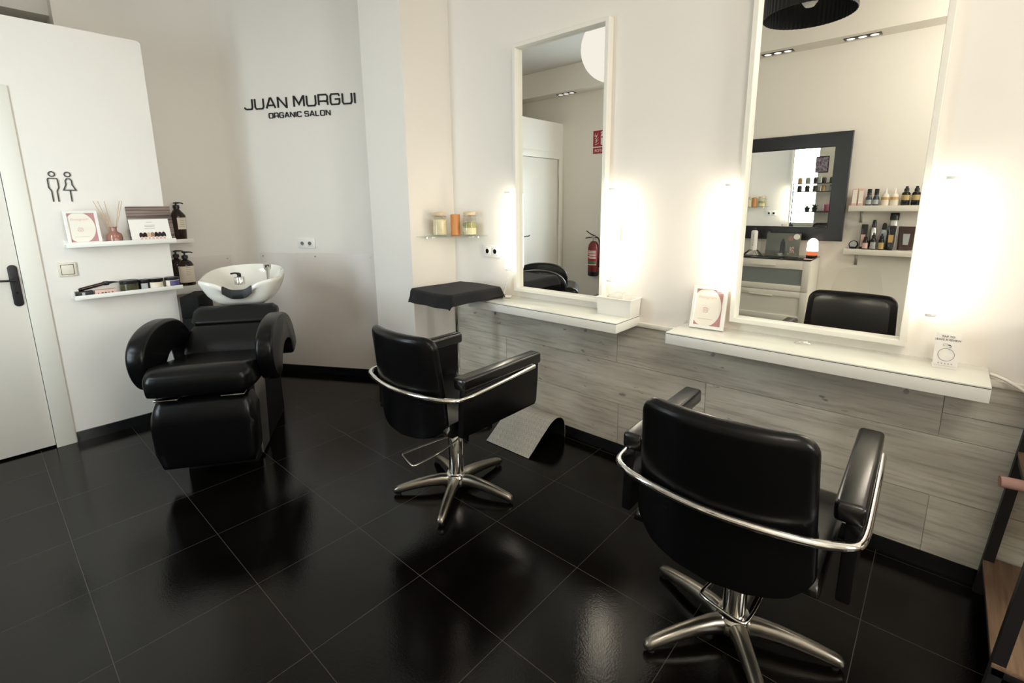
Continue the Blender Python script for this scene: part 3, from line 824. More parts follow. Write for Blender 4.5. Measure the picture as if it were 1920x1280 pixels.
# ------------------------------------------------------------------ backwash unit (local: x to the right seen from the room, y backwards)
t = thing('backwash_unit', 'black backwash chair with white ceramic basin in the corner by the sign wall', 'backwash chair', (-2.79, .692, 0), R(56))
WU = t
def cushion(name, m, x, yz, bulge, parent, ang=60, ends=.035, n=9):
    """cushion from a yz outline, lofted across x with rounded ends"""
    cy = sum(p[0] for p in yz) / len(yz); cz = sum(p[1] for p in yz) / len(yz); rings = []
    for i in range(n * 2 + 1):
        u = -1 + i / n; xx = x * u
        dist = x - abs(xx)
        k = 1.
        if dist < ends: k = sqrt(max(1 - (1 - dist / ends) ** 2, .0)) * .35 + .65
        rings.append([(xx * (1 if dist >= ends else 1), cy + (y - cy) * (1 - (1 - k) * .6), cz + (z - cz) * k + bulge * (1 - u * u)) for y, z in yz])
    return B().loft(rings).build(name, m, parent, ang)
def rnd_poly(pts, r, seg=5):
    """round the corners of a polygon"""
    out = []; n = len(pts)
    for i in range(n):
        p0, p, p1 = Vector(pts[i - 1]), Vector(pts[i]), Vector(pts[(i + 1) % n]); rr = r[i] if isinstance(r, (list, tuple)) else r
        a = (p0 - p).normalized(); c = (p1 - p).normalized(); l = min(rr, (p0 - p).length * .48, (p1 - p).length * .48)
        s0, s1 = p + a * l, p + c * l
        for q in range(seg + 1):
            u = q / seg; out.append(tuple((1 - u) ** 2 * s0 + 2 * u * (1 - u) * p + u * u * s1))
    return out
leg_o = rnd_poly([(-.01, .10), (.105, .09), (.14, .47), (.02, .495), (-.025, .40)], [.06, .03, .03, .055, .1])
cushion('leg_rest', 'leather', .243, leg_o, 0, t, ends=.03)
seat_o = rnd_poly([(-.045, .515), (-.05, .625), (.02, .665), (.30, .622), (.58, .585), (.62, .50), (.3, .50)], [.045, .05, .06, .1, .04, .04, .05])
cushion('seat', 'leather', .258, seat_o, 0, t, ends=.045)
back_o = rnd_poly([(.50, .56), (.545, .655), (.66, .74), (.74, .715), (.72, .56), (.6, .50)], [.04, .06, .035, .03, .04, .05])
cushion('backrest', 'leather_dull', .250, back_o, 0, t, ends=.04)
head_o = rnd_poly([(.655, .735), (.735, .828), (.80, .835), (.85, .78), (.78, .70)], [.03, .03, .03, .03, .03])
cushion('headrest', 'leather_dull', .243, head_o, 0, t, ends=.03)
for s in (-1, 1):
    b = B(); b.bx(s * .10, s * .21, -.02, .06, .494, .502, .001); b.build('hinge_plate', 'chrome', t)
arm = [(.16, .50), (.085, .585), (.06, .69), (.10, .775), (.20, .825), (.34, .842), (.48, .832), (.61, .785), (.70, .70), (.755, .59), (.76, .545), (.62, .50), (.60, .60), (.54, .640), (.47, .652), (.39, .645), (.325, .60), (.285, .53), (.25, .49)]
def chaikin(p, n):
    for _ in range(n):
        q = []
        for a, c in zip(p, p[1:] + p[:1]): q += [(a[0] * .75 + c[0] * .25, a[1] * .75 + c[1] * .25), (a[0] * .25 + c[0] * .75, a[1] * .25 + c[1] * .75)]
        p = q
    return p
arm = chaikin(arm, 2)
def inset(p, d):
    """polygon p moved inwards by d"""
    n = len(p); out = []; area = sum(p[i - 1][0] * p[i][1] - p[i][0] * p[i - 1][1] for i in range(n)); sg = 1 if area > 0 else -1
    for i in range(n):
        t = Vector(p[(i + 1) % n]) - Vector(p[i - 1]); t.normalize(); out.append((p[i][0] - t.y * d * sg, p[i][1] + t.x * d * sg))
    return out
for s in (-1, 1):
    rings = []
    for u, d in ((0, .018), (.003, .010), (.009, .0035), (.018, 0), (.045, 0), (.072, 0), (.081, .0035), (.087, .010), (.090, .018)):
        rings.append([(s * (.258 + u), y, z) for y, z in inset(arm, d)])
    B().loft(rings).build('armrest', 'leather', t, ang=60)
# carcass under the seat, its metal cheeks, and the black pedestal behind
B().prism([(.20, 0), (.92, 0), (.95, .55), (.62, .50), (.16, .47)], 'yz', -.185, .185, .006).build('base', 'black_matt', t)
for s in (-1, 1):
    B().prism([(.26, .02), (.42, .02), (.47, .46), (.24, .46)], 'yz', s * .1855, s * .197, .003).build('cheek_plate', 'steel', t)
b = B(); b.bx(-.40, .12, .97, 1.24, 0, .72, .006); b.bx(-.40, -.285, .97, 1.24, .72, .868, .006); b.lathe([(.11, .70), (.10, .80)], (0, 1.0, 0), 28)
b.build('pedestal', 'black_matt', t)
# ceramic bowl with horns either side of the neck cut
def rim(phi):
    c, s = cos(phi), sin(phi); p = 2.7
    rr = ((abs(c) / .268) ** p + (abs(s) / (.285 if s > 0 else .20)) ** p) ** (-1 / p)
    d = (phi + pi / 2 + pi) % (2 * pi) - pi
    rr *= 1 + .12 * math.exp(-((abs(d) - R(52)) / R(15)) ** 2) - .11 * math.exp(-(d / R(27)) ** 4)
    z = .985 + .045 * s + -.045 * math.exp(-(d / R(28)) ** 4) + .012 * math.exp(-((abs(d) - R(52)) / R(16)) ** 2)
    return rr * c, rr * s, z
N = 72; CY = 1.00
rings = []
for k, dz, ab in ((.30, 0, .800), (.52, 0, .806), (.70, 0, .835), (.84, 0, .880), (.93, 0, .925), (.985, 0, .965), (1.0, 0, None), (1.0, .010, None), (.985, .017, None), (.955, .018, None), (.935, .010, None), (.90, -.02, None), (.80, 0, .905), (.62, 0, .862), (.35, 0, .845), (.08, 0, .84)):
    rg = []
    for i in range(N):
        x, y, z = rim(2 * pi * i / N); x *= .95; y *= .95
        if ab is None: zz = z + dz
        else: zz = min(ab, z - .012)
        rg.append((x * k, CY + y * k - (.0 if k > .5 else 0), zz))
    rings.append(rg)
bowl = B().loft(rings).build('basin', 'ceramic', t, ang=60)
b = B()
rg = []
for i in range(-9, 10):
    ph = -pi / 2 + R(i * 2.9); x, y, z = rim(ph); x *= .95; y *= .95
    w = 1 - .25 * abs(i / 9) ** 3
    sec = [(.90, .016), (.96, .026), (1.02, .024), (1.045, .0), (1.04, -.030 * w), (1.02, -.034 * w), (1.012, -.002), (.96, .019), (.90, .010)]
    rg.append([(x * k, CY + y * k, z + dz) for k, dz in sec])
b.loft(rg); b.build('neck_rest', 'rubber', bowl)
mx = B().lathe([(0, .94), (.034, .94), (.034, .985), (.029, .992), (0, .994)], (-.02, CY - .02, 0), 24).build('mixer_tap', 'chrome', bowl)
b = B(); b.cyl((-.02, CY - .02, .992), .013, .022, 16, bev=.003); b.tube([(-.02, CY - .02, 1.010), (-.035, CY - .05, 1.022), (-.055, CY - .075, 1.020)], [.010, .009, .006], 10, 1); b.build('tap_lever', 'black_gloss', mx)
sh = B().lathe([(0, .93), (.011, .93), (.012, 1.02), (.024, 1.035), (.026, 1.065), (.022, 1.070), (0, 1.070)], (.155, CY + .02, 0), 20).build('shower_head', 'chrome', bowl)
# ------------------------------------------------------------------ restroom partition: signs, switch, ledges and their goods
Q = R(90)
def px(y, off=0., z=0.): return (XP + off, y, z)      # a point on the partition's face
t = thing('restroom_sign', 'black outline man and woman pictogram on the white partition', 'sign', px(.433, .0005, 1.505), Q)
S = .0062
def circ(x, z, r, n=20): return [(x + r * cos(2 * pi * i / n), z + r * sin(2 * pi * i / n)) for i in range(n)]
b = B(); x = -.036
b.stroke(circ(x, .160, .0135), S, 0, .004, True)
b.stroke([(x - .012, 0), (x - .012, .062), (x - .022, .082), (x - .022, .128), (x - .018, .135), (x + .018, .135), (x + .022, .128), (x + .022, .082), (x + .012, .062), (x + .012, 0)], S, 0, .004)
b.build('man_figure', 'black', t, ang=30)
b = B(); x = .034
b.stroke(circ(x, .160, .0135), S, 0, .004, True)
b.stroke([(x - .028, .068), (x - .014, .100), (x - .014, .124), (x - .007, .135), (x + .007, .135), (x + .014, .124), (x + .014, .100), (x + .028, .068)], S, 0, .004, True)
b.stroke([(x + .001, .066), (x + .001, 0)], S, 0, .004)
b.build('woman_figure', 'black', t, ang=30)

t = thing('light_switch', 'cream rocker light switch between the two picture ledges', 'switch', px(.389, 0, 1.099), Q)
B().bx(-.042, .042, -.012, 0, -.042, .042, .004).build('face_plate', 'switch', t)
B().bx(-.031, .031, -.0128, -.0115, -.031, .031, .001).build('gap', 'socket_dark', t)
B().bx(-.028, .028, -.016, -.0125, -.028, .028, .003).build('rocker', 'switch', t)

def ledge(loc, rz, w, d, zl, label):
    t = thing('picture_ledge', label, 'shelf', loc, rz, group='white picture ledges by the wash chair')
    B().bx(-w / 2, w / 2, -d, 0, -.012, 0, .001).build('shelf_board', 'white', t)
    B().bx(-w / 2, w / 2, -d - .010, -d, -.012, zl, .001).build('front_lip', 'white', t)
    B().bx(-w / 2, w / 2, -.012, 0, .0, .03, .001).build('back_rail', 'white', t)
    return t
ZU, ZL = 1.246, .931
ledge((XP, .671, ZU), Q, .555, .108, .017, 'white picture ledge with the reed diffuser, on the restroom partition')
ledge((XP, .669, ZL), Q, .56, .108, .013, 'white picture ledge with hair products and jars, below the light switch')
# goods on the upper ledge
t0 = print_frame((XP + .092, .487, ZU + .003), Q, R(-12), 'white frame with pink print on the picture ledge beside the restroom sign')
t0.scale = (1.02, 1, 1)
t = thing('reed_diffuser', 'pink glass reed diffuser with five sticks on the upper ledge', 'diffuser', (XP + .07, .632, ZU))
B().lathe([(0, 0), (.036, 0), (.040, .004), (.040, .048), (.036, .060), (.020, .072), (.0165, .078), (.0165, .096), (.021, .099), (.021, .103), (.013, .103), (.013, .078), (.0, .075)], n=32).build('bottle', 'pink_glass', t)
for dx, dy in ((-.01, -.075), (.0, -.055), (.012, .050), (.02, .062), (-.02, -.02)):
    B().tube([(dx * -.2, dy * -.12, .01), (dx, dy, .262)], .0016, 6).build('reed', 'reed', t)
t = thing('swatch_book', 'hair colour book with banded tones leaning behind the white card', 'book', (XP + .052, .838, ZU + .001), Q, R(-9), group='things leaning on the upper ledge')
B().bx(-.122, .122, -.006, .010, 0, .228, .003).build('cover', 'bands', t)
B().bx(-.119, .1225, .000, .0085, .003, .226).build('pages', 'paper', t)
t = thing('promo_card', 'white card with a row of seven painted hair styles, leaning on the book', 'card', (XP + .094, .823, ZU + .001), Q, R(-17), group='things leaning on the upper ledge')
B().bx(-.108, .108, -.0015, .0015, 0, .150).build('card', 'paper', t)
b = B()
for z, w in ((.128, .030), (.108, .055), (.100, .055), (.087, .055)): b.bx(-w / 2, w / 2, -.0021, -.0015, z, z + .0022)
b.build('print_lines', 'grey_ink', t)
hc = ['black', 'amber', 'cork', 'wood_roll', 'amber', 'iron', 'black']
for i in range(7):
    x = -.055 + i * .0205
    b = B(); b.prism([(x - .0105, .028), (x - .0115, .045), (x - .008, .058), (x, .063), (x + .008, .058), (x + .0115, .045), (x + .0105, .028), (x, .034)], 'xz', -.0024, -.0015); b.build('painted_hair', hc[i], t)
    B().prism([(x - .010, .002), (x - .006, .026), (x, .033), (x + .006, .026), (x + .010, .002)], 'xz', -.0020, -.0015).build('painted_shoulder', 'pale_pink', t)
# goods on the lower ledge
t = thing('hair_straightener', 'slim dark styling iron lying on top of the boxes at the ledge end', 'hair straightener', (XP + .06, .49, ZL + .034), Q)
b = B(); b.tube([(-.075, 0, .006), (-.06, 0, .012), (.0, 0, .024), (.05, 0, .034)], [.007, .009, .010, .010], 10, 1); b.build('barrel', 'amber', t)
b = B(); b.tube([(-.07, .014, .003), (.0, .014, .016), (.05, .012, .028)], [.006, .007, .007], 10, 1); b.build('plate', 'black', t)
b = B(); b.box((.062, .004, .034), (.030, .030, .026), .006); b.tube([(.07, .004, .036), (.10, .004, .037), (.125, .004, .034)], [.010, .006, .003], 10); b.build('hinge', 'black', t)
t = thing('product_box', 'low dark carton at the left end of the lower ledge', 'box', (XP + .072, .438, ZL), Q)
B().bx(-.042, .042, -.022, .022, 0, .034, .001).build('carton', 'black', t); B().bx(-.012, .002, -.0226, -.0215, .004, .028).build('label', 'label_grey', t)
t = thing('product_box', 'pale pink slim carton on the lower ledge under the styling iron', 'box', (XP + .082, .540, ZL), Q)
B().bx(-.053, .053, -.012, .024, 0, .033, .001).build('carton', 'pale_pink', t)
b = B()
for i, w in enumerate((.004, .012, .01, .006, .008)): b.bx(-.04 + i * .017, -.04 + i * .017 + w, -.0126, -.0118, .010, .017)
b.build('print_lines', 'ink', t)

def cream_jar(loc, label, r, h, body, lidm, lab=None, rz=Q):
    t = thing('cream_jar', label, 'jar', loc, rz, group='jars on the lower ledge')
    B().lathe([(0, 0), (r - .003, 0), (r, .003), (r, h * .70), (r - .003, h * .73), (0, h * .73)], n=32).build('jar_body', body, t)
    B().lathe([(0, h * .735), (r + .0005, h * .735), (r + .001, h * .75), (r + .001, h - .003), (r - .002, h), (0, h)], n=32).build('lid', lidm, t)
    if lab:
        lm, a0, a1, z0, z1 = lab; rg = []
        for i in range(17):
            a = R(a0 + (a1 - a0) * i / 16); c, s = cos(a), sin(a)
            rg.append([((r + e) * c, (r + e) * s, z) for e, z in ((-.001, z0), (.0006, z0), (.0006, z1), (-.001, z1))])
        B().loft(rg).build('label', lm, t)
    return t
cream_jar((XP + .054, .668, ZL), 'large olive green jar with dark lid, next to the pink carton', .050, .074, 'olive', 'black')
cream_jar((XP + .050, .752, ZL), 'dark jar with a small grey label, between the olive jar and the cream labelled jar', .034, .068, 'amber', 'black', ('label_grey', -140, -75, .008, .045))
cream_jar((XP + .060, .812, ZL), 'dark jar with a cream label, second from the right ledge end', .041, .070, 'amber', 'black_gloss', ('label_cream', -155, -35, .006, .046))
cream_jar((XP + .060, .903, ZL), 'dark jar with a violet label at the right ledge end', .042, .068, 'label_cream', 'black', ('label_blue', -120, 0, .006, .046))

# ------------------------------------------------------------------ shelves and pump bottles on the far side of the partition
def far_shelf(loc, w, d, h, label):
    t = thing('bottle_shelf', label, 'shelf', loc, Q, group='white shelves beyond the partition')
    B().bx(-w / 2, w / 2, -d, 0, -h, 0, .004).build('shelf_board', 'white', t)
    return t
far_shelf((XW, 1.065, 1.213), .27, .14, .018, 'short white shelf beyond the partition, holding one tall dark bottle')
B().bx(-.135, .135, -.15, -.14, -.018, .012, .001).build('front_lip', 'white', bpy.data.objects['bottle_shelf'])
far_shelf((XW, 1.045, .868), .36, .24, .058, 'thick pale shelf beyond the partition, beside the wash basin')
def pump_bottle(loc, label, r, h, rz, lab, shape):
    t = thing('pump_bottle', label, 'bottle', loc, rz, group='dark pump bottles beyond the partition')
    if shape == 'taper': pr = [(0, 0), (r * .80, 0), (r * .84, .004), (r, h * .62), (r * .98, h * .66), (r * .45, h * .79), (r * .36, h * .81), (r * .36, h * .84), (0, h * .84)]
    else: pr = [(0, 0), (r * .97, 0), (r, .004), (r, h * .56), (r * .95, h * .62), (r * .75, h * .70), (r * .40, h * .745), (r * .30, h * .76), (r * .30, h * .79), (0, h * .79)]
    B().lathe(pr, n=32).build('bottle_body', 'amber', t)
    z = pr[-1][1]
    b = B(); b.lathe([(0, z), (r * .42, z), (r * .42, z + .022), (r * .30, z + .026), (0, z + .026)], n=20); b.cyl((0, 0, z + .02), r * .13, h - z - .03, 12)
    b.cyl((0, 0, h - .012), r * .33, .010, 16, bev=.003); b.tube([(0, 0, h - .006), (r * .8, 0, h - .006), (r * 1.05, 0, h - .013)], [r * .15, r * .12, r * .09], 8, 1)
    b.build('pump', 'black', t)
    if lab:
        z0, z1, a0, a1 = lab; rg = []
        for i in range(19):
            a = R(a0 + (a1 - a0) * i / 18); c, s = cos(a), sin(a)
            def rr(zz): return (r * (.84 + .16 * zz / (h * .62)) if shape == 'taper' else r)
            rg.append([((rr(zz) + e) * c, (rr(zz) + e) * s, zz) for e, zz in ((-.001, z0), (.0006, z0), (.0006, z1), (-.001, z1))])
        lb = B().loft(rg).build('label', 'label_cream', t)
        b = B()
        for q in range(5):
            zz = z1 - .012 - q * .014; rg = []; am = (a0 + a1) / 2
            for i in range(7):
                a = R(am - 22 + (30 + 6 * (q % 2)) * i / 6); rr2 = (rr(zz) + .0007); rg.append([(rr2 * cos(a), rr2 * sin(a), zz), (rr2 * cos(a), rr2 * sin(a), zz + .003), ((rr2 + .0004) * cos(a), (rr2 + .0004) * sin(a), zz + .003), ((rr2 + .0004) * cos(a), (rr2 + .0004) * sin(a), zz)])
            b.loft(rg)
        b.build('print_lines', 'grey_ink', lb)
    return t
pump_bottle((XW + .075, 1.130, 1.2135), 'tall tapering dark bottle alone on the upper shelf beyond the partition', .054, .293, R(40), (.085, .175, -60, 20), 'taper')
pump_bottle((XW + .165, 1.118, .8685), 'dark pump bottle with a large cream label, in front beside the basin', .052, .262, R(60), (.024, .150, -150, 40), 'round')
pump_bottle((XW + .065, 1.085, .8685), 'dark pump bottle behind the one with the large cream label', .052, .268, R(60), None, 'round')

# clear splash sheets around the basin
t = thing('splash_panel', 'clear splash sheet screwed to the angled sign wall', 'panel', tuple(w3(-.062, 0, .07)), AL)
B().bx(0, 1.085, -.006, -.002, 0, 1.003, .0008).build('sheet', 'splash', t)
for x, z in ((.03, .975), (.54, .975), (1.055, .975), (.03, .03), (1.055, .03)): B().cyl((x, -.0062, z), .006, .002, 12, 'y').build('screw', 'steel', t)
t = thing('splash_panel', 'clear splash sheet on the side wall behind the pump bottles', 'panel', (XW, .94, .07), Q)
B().bx(0, .56, -.006, -.002, 0, .995, .0008).build('sheet', 'splash', t)
for x, z in ((.53, .965), (.03, .965)): B().cyl((x, -.0062, z), .006, .002, 12, 'y').build('screw', 'steel', t)

# ------------------------------------------------------------------ raised lettering of the shop sign
GLY = {
 'J': ([[(1, 1), (1, .18), (.88, 0), (.30, 0), (.12, .05), (0, .2)]], 1.0),
 'U': ([[(0, 1), (0, .18), (.12, 0), (.88, 0), (1, .18), (1, 1)]], 1.05),
 'A': ([[(0, 0), (.44, 1), (.56, 1), (1, 0)], [(.16, .28), (.84, .28)]], 1.1),
 'N': ([[(0, 0), (0, 1), (.06, 1), (.94, 0), (1, 0), (1, 1)]], 1.05),
 'M': ([[(0, 0), (0, 1), (.07, 1), (.5, .22), (.93, 1), (1, 1), (1, 0)]], 1.2),
 'R': ([[(0, 0), (0, 1), (.86, 1), (1, .86), (1, .50), (.86, .38), (0, .38)], [(.62, .38), (1, .28), (1, 0)]], 1.05),
 'G': ([[(1, .80), (.88, 1), (.12, 1), (0, .82), (0, .18), (.12, 0), (.88, 0), (1, .16), (1, .50), (.5, .50)]], 1.05),
 'I': ([[(0, 0), (0, 1)]], 0.),
 'O': ([[(.5, 1), (.12, 1), (0, .82), (0, .18), (.12, 0), (.88, 0), (1, .18), (1, .82), (.88, 1), (.5, 1)]], 1.1),
 'C': ([[(1, .78), (.88, 1), (.12, 1), (0, .82), (0, .18), (.12, 0), (.88, 0), (1, .22)]], 1.05),
 'S': ([[(1, .80), (.88, 1), (.12, 1), (0, .86), (0, .64), (.12, .52), (.88, .52), (1, .40), (1, .14), (.88, 0), (.12, 0), (0, .20)]], 1.0),
 'L': ([[(0, 1), (0, 0), (1, 0)]], .85),
}
def sign_line(name, body, h, total, w, parent, z, gap=.34):
    # lay out in units of cap height, then stretch to the measured length; each word is a part
    u = 0.; words = [[]]
    for c in body:
        if c == ' ': u += .55; words.append([]); continue
        words[-1].append((c, u)); u += GLY[c][1] + gap
    u -= gap; sx = total / u
    for spans in words:
        b = B()
        for c, o in spans:
            for s in GLY[c][0]:
                gw = GLY[c][1] if GLY[c][1] else 1
                b.stroke([((o + p[0] * gw) * sx - total / 2, z + p[1] * h) for p in s], w, 0, .008)
        b.build(name, 'black', parent, ang=25)
p = w3(.446, .001, 2.175)
t = thing('wall_lettering', 'two lines of raised black salon lettering on the angled sign wall', 'sign', tuple(p), AL)
sign_line('name_word', 'JUAN MURGUI', .077, 1.0, .0115, t, .077, .36)
sign_line('subtitle_word', 'ORGANIC SALON', .037, .555, .0065, t, 0, .46)
# ------------------------------------------------------------------ rear of the room, seen in the mirrors
Hf = R(180)
t = thing('wall_mirror', 'square mirror in a wide black frame above the cream dresser', 'mirror', (-1.33, YR + .022, 1.088), Hf - R(RMY), R(-RMX), group=None)
w, h, f = .60, .995, .130
b = B()
b.frame(-w, w, 0, h, f, 0, -.03, .006)
b.build('frame', 'black', t, ang=25)
B().bx(-w + f - .002, w - f + .002, -.012, -.006, f - .002, h - f + .002).build('mirror_glass', 'mirror', t)

# dresser
t = thing('dresser', 'cream dresser with a frosted glass top drawer and black glass top', 'dresser', (-1.29, YR + .014, 0), Hf)
w, d, H = .39, .40, .925
b = B(); b.bx(-w, w, -d + .02, 0, .02, H, .002); b.build('carcass', 'dresser', t)
B().bx(-w - .004, w + .004, -d - .002, 0, H, H + .012, .002).build('glass_top', 'dark_glass', t)
for i, (z0, z1) in enumerate(((.632, .918), (.338, .626), (.045, .332))):
    b = B(); f = .055; x = w - .004
    y0, y1 = -d, -d + .0185
    b.bx(-x, -x + f, y0, y1, z0, z1, .002).bx(x - f, x, y0, y1, z0, z1, .002)
    b.bx(-x + f, x - f, y0, y1, z1 - (f + .025 if i == 0 else f), z1, .002).bx(-x + f, x - f, y0, y1, z0, z0 + f, .002)
    dr = b.build('drawer', 'dresser', t)
    B().bx(-x + f, x - f, -d + .008, -d + .016, z0 + f, z1 - (f + .025 if i == 0 else f)).build('glass_panel' if i == 0 else 'drawer_panel', 'frost' if i == 0 else 'dresser', dr)
    hb = B(); zz = z1 - .048
    hb.bx(-.105, .105, -d - .022, -d - .012, zz - .008, zz + .008, .002)
    for s in (-.09, .09): hb.bx(s - .005, s + .005, -d - .013, -d + .001, zz - .005, zz + .005)
    hb.build('handle', 'dresser', dr)
TOP = .9375
t = thing('salt_lamp', 'glowing salt crystal lamp at the right dresser end', 'lamp', (-.937, -.57, TOP))
B().cyl((0, 0, 0), .048, .022, 24, bev=.004).build('base', 'amber', t)
random.seed(8)
def rock(z0, z1, r0, r1, n=6):
    rings = []
    for i in range(n + 1):
        u = i / n; r = r0 + (r1 - r0) * u; r *= (1 - max(0, (u - .75) / .25) ** 2 * .7)
        rings.append([(r * (1 + random.uniform(-.10, .10)) * cos(2 * pi * q / 12), r * (1 + random.uniform(-.10, .10)) * sin(2 * pi * q / 12), z0 + (z1 - z0) * u) for q in range(12)])
    return rings
B().loft(rock(.022, .060, .047, .050, 2)).build('crystal_foot', 'salt_base', t, ang=20)
B().loft(rock(.060, .182, .050, .040)).build('crystal', 'salt', t, ang=20)
t = thing('display_picture', 'grey product photo standing in a clear holder on the dresser', 'picture', (-1.194, -.56, TOP), Hf, R(-8))
B().bx(-.150, .150, -.004, .004, .004, .222, .001).build('print', 'photo_grey', t)
b = B(); b.prism([(-.022, .02), (-.022, .10), (-.018, .135), (-.008, .150), (-.008, .165), (.008, .165), (.008, .150), (.018, .135), (.022, .10), (.022, .02)], 'xz', -.0046, -.0038); b.build('printed_bottle', 'black', t)
B().cyl((-.115, -.0042, .190), .027, .0006, 24, 'y').build('round_sticker', 'cream', t)
B().cyl((-.065, -.0042, .172), .024, .0005, 24, 'y').build('printed_disc', 'wood_roll', t)
b = B()
for i in range(16): b.cyl((-.085 + random.uniform(-.022, .022), -.0043, .065 + random.uniform(-.03, .03)), .006, .0006, 8, 'y')
b.build('printed_petals', 'pale_pink', t)
b = B(); b.bx(-.156, .156, -.009, -.006, 0, .05, .001).bx(-.156, .156, -.03, .04, -.0005, .003, .001); b.build('holder', 'acrylic', t)
t = thing('spray_can', 'pale spray can standing on the chrome dome tray', 'can', (-1.452, -.55, TOP + .052))
B().lathe([(0, 0), (.030, 0), (.031, .004), (.031, .175), (.027, .186), (.018, .192), (0, .193)], n=24).build('can_body', 'paper', t)
b = B()
for i in range(6): b.bx(-.003 + 0, .003, .0305, .0316, .04 + i * .02, .054 + i * .02)
b.build('print_lines', 'grey_ink', t); B().cyl((0, 0, .192), .014, .022, 16, bev=.003).build('nozzle', 'black', t)
t = thing('dome_tray', 'chrome dome shaped tray stand on the dresser', 'tray', (-1.452, -.55, TOP))
B().lathe([(0, 0), (.092, 0), (.095, .004), (.080, .018), (.060, .034), (.045, .048), (.038, .052), (0, .052)], n=32).build('dome', 'chrome', t)
t = thing('glass_vessel', 'dark round lidded glass behind the spray can on the dresser', 'jar', (-1.372, -.695, TOP))
B().lathe([(0, 0), (.045, 0), (.05, .01), (.05, .16), (.04, .19), (0, .19)], n=24).build('vessel_body', 'acrylic', t); B().lathe([(0, .191), (.042, .191), (.044, .215), (.03, .235), (.012, .245), (0, .247)], n=24).build('lid', 'black', t)

# bottle shelves behind the camera
def rear_shelf(z, label):
    t = thing('product_shelf', label, 'shelf', (-.31, YR, z), Hf, group='cream product shelves on the rear wall')
    B().bx(-.37, .39, -.125, 0, -.05, 0, .002).build('shelf_board', 'dresser', t)
    for x in (.30, -.28):
        b = B(); b.bx(x - .012, x + .012, -.006, 0, -.155, -.051, .001); b.tube([(x, -.085, -.052), (x, -.006, -.140)], .005, 8); b.build('bracket', 'steel', t)
    return t
rear_shelf(1.418, 'upper cream product shelf right of the black framed mirror')
rear_shelf(1.028, 'lower cream product shelf right of the black framed mirror')
U, Lw = 1.4185, 1.0285
def flask(x, y, z, label, prof, body, cap=None, lab=None, group=None, name='product_bottle', n=20):
    t = thing(name, label, 'bottle', (x, y, z), Hf, group=group)
    B().lathe(prof, n=n).build('bottle_body', body, t)
    if cap:
        cm, cp = cap; B().lathe(cp, n=n).build('cap', cm, t)
    if lab:
        lm, r, z0, z1 = lab; rg = []
        for i in range(15):
            a = R(-155 + 130 * i / 14); c, s = cos(a), sin(a)
            rg.append([((r + e) * c, (r + e) * s, zz) for e, zz in ((-.001, z0), (.0007, z0), (.0007, z1), (-.001, z1))])
        B().loft(rg).build('label', lm, t)
    return t
def carton(x, y, z, label, w, d, h, m, lab=None, group=None, rz=0, rx=0):
    t = thing('product_carton', label, 'box', (x, y, z), Hf + rz, rx, group=group)
    B().bx(-w / 2, w / 2, -d / 2, d / 2, 0, h, .001).build('carton', m, t)
    if lab: B().bx(-w / 2 + .004, w / 2 - .004, -d / 2 - .0005, -d / 2 + .0004, lab[1], lab[2]).build('label', lab[0], t)
    return t
G1, G2 = 'products on the upper rear shelf', 'products on the lower rear shelf'
yy = -.69
carton(-.668, yy, U, 'pale pink tall carton at the mirror end of the upper product shelf', .040, .035, .152, 'pale_pink', ('cream', .02, .14), G1)
carton(-.622, yy, U, 'pale pink tall carton, second from the mirror end of the upper shelf', .040, .035, .150, 'pale_pink', ('cream', .02, .13), G1)
def slate(x, l): flask(x, yy, U, l, [(0, 0), (.022, 0), (.024, .004), (.024, .055), (.019, .078), (.013, .088), (0, .088)], 'teal_dark', ('black_gloss', [(0, .089), (.0165, .089), (.0165, .142), (.014, .146), (0, .146)]), ('label_grey', .024, .012, .05), G1)
slate(-.563, 'slate bottle with tall black cap beside the pale pink cartons'); slate(-.511, 'slate bottle with tall black cap beside the clear pointed bottles')
def pointed(x, l): 
    t = flask(x, yy, U, l, [(0, 0), (.029, 0), (.031, .004), (.031, .072), (.024, .094), (.010, .104), (0, .104)], 'label_cream', ('paper', [(0, .105), (.009, .105), (.007, .125), (.003, .150), (0, .151)]), ('amber_clear', .031, .048, .072), G1)
    return t
pointed(-.445, 'pale pointed dropper bottle nearer the slate bottles'); pointed(-.381, 'pale pointed dropper bottle nearer the black spray bottles')
def spray(x, l): flask(x, yy, U, l, [(0, 0), (.028, 0), (.030, .004), (.030, .100), (.022, .112), (.014, .116), (0, .116)], 'black_gloss', ('black', [(0, .117), (.017, .117), (.017, .140), (.011, .146), (.010, .160), (0, .162)]), ('label_gold', .030, .045, .088), G1)
spray(-.305, 'black spray bottle with gold label nearer the pointed bottles'); spray(-.236, 'black spray bottle with gold label nearer the stacked jars')
for q, lab in ((0, 'dark jar with pale label, lower of the stacked pair on the upper shelf'), (1, 'dark jar with pale label, upper of the stacked pair on the upper shelf')):
    flask(-.165, yy, U + q * .0565, lab, [(0, 0), (.030, 0), (.032, .003), (.032, .036), (0, .036)], 'amber', ('black', [(0, .0365), (.033, .0365), (.033, .055), (0, .056)]), ('label_cream', .032, .006, .032), G1, name='product_jar')
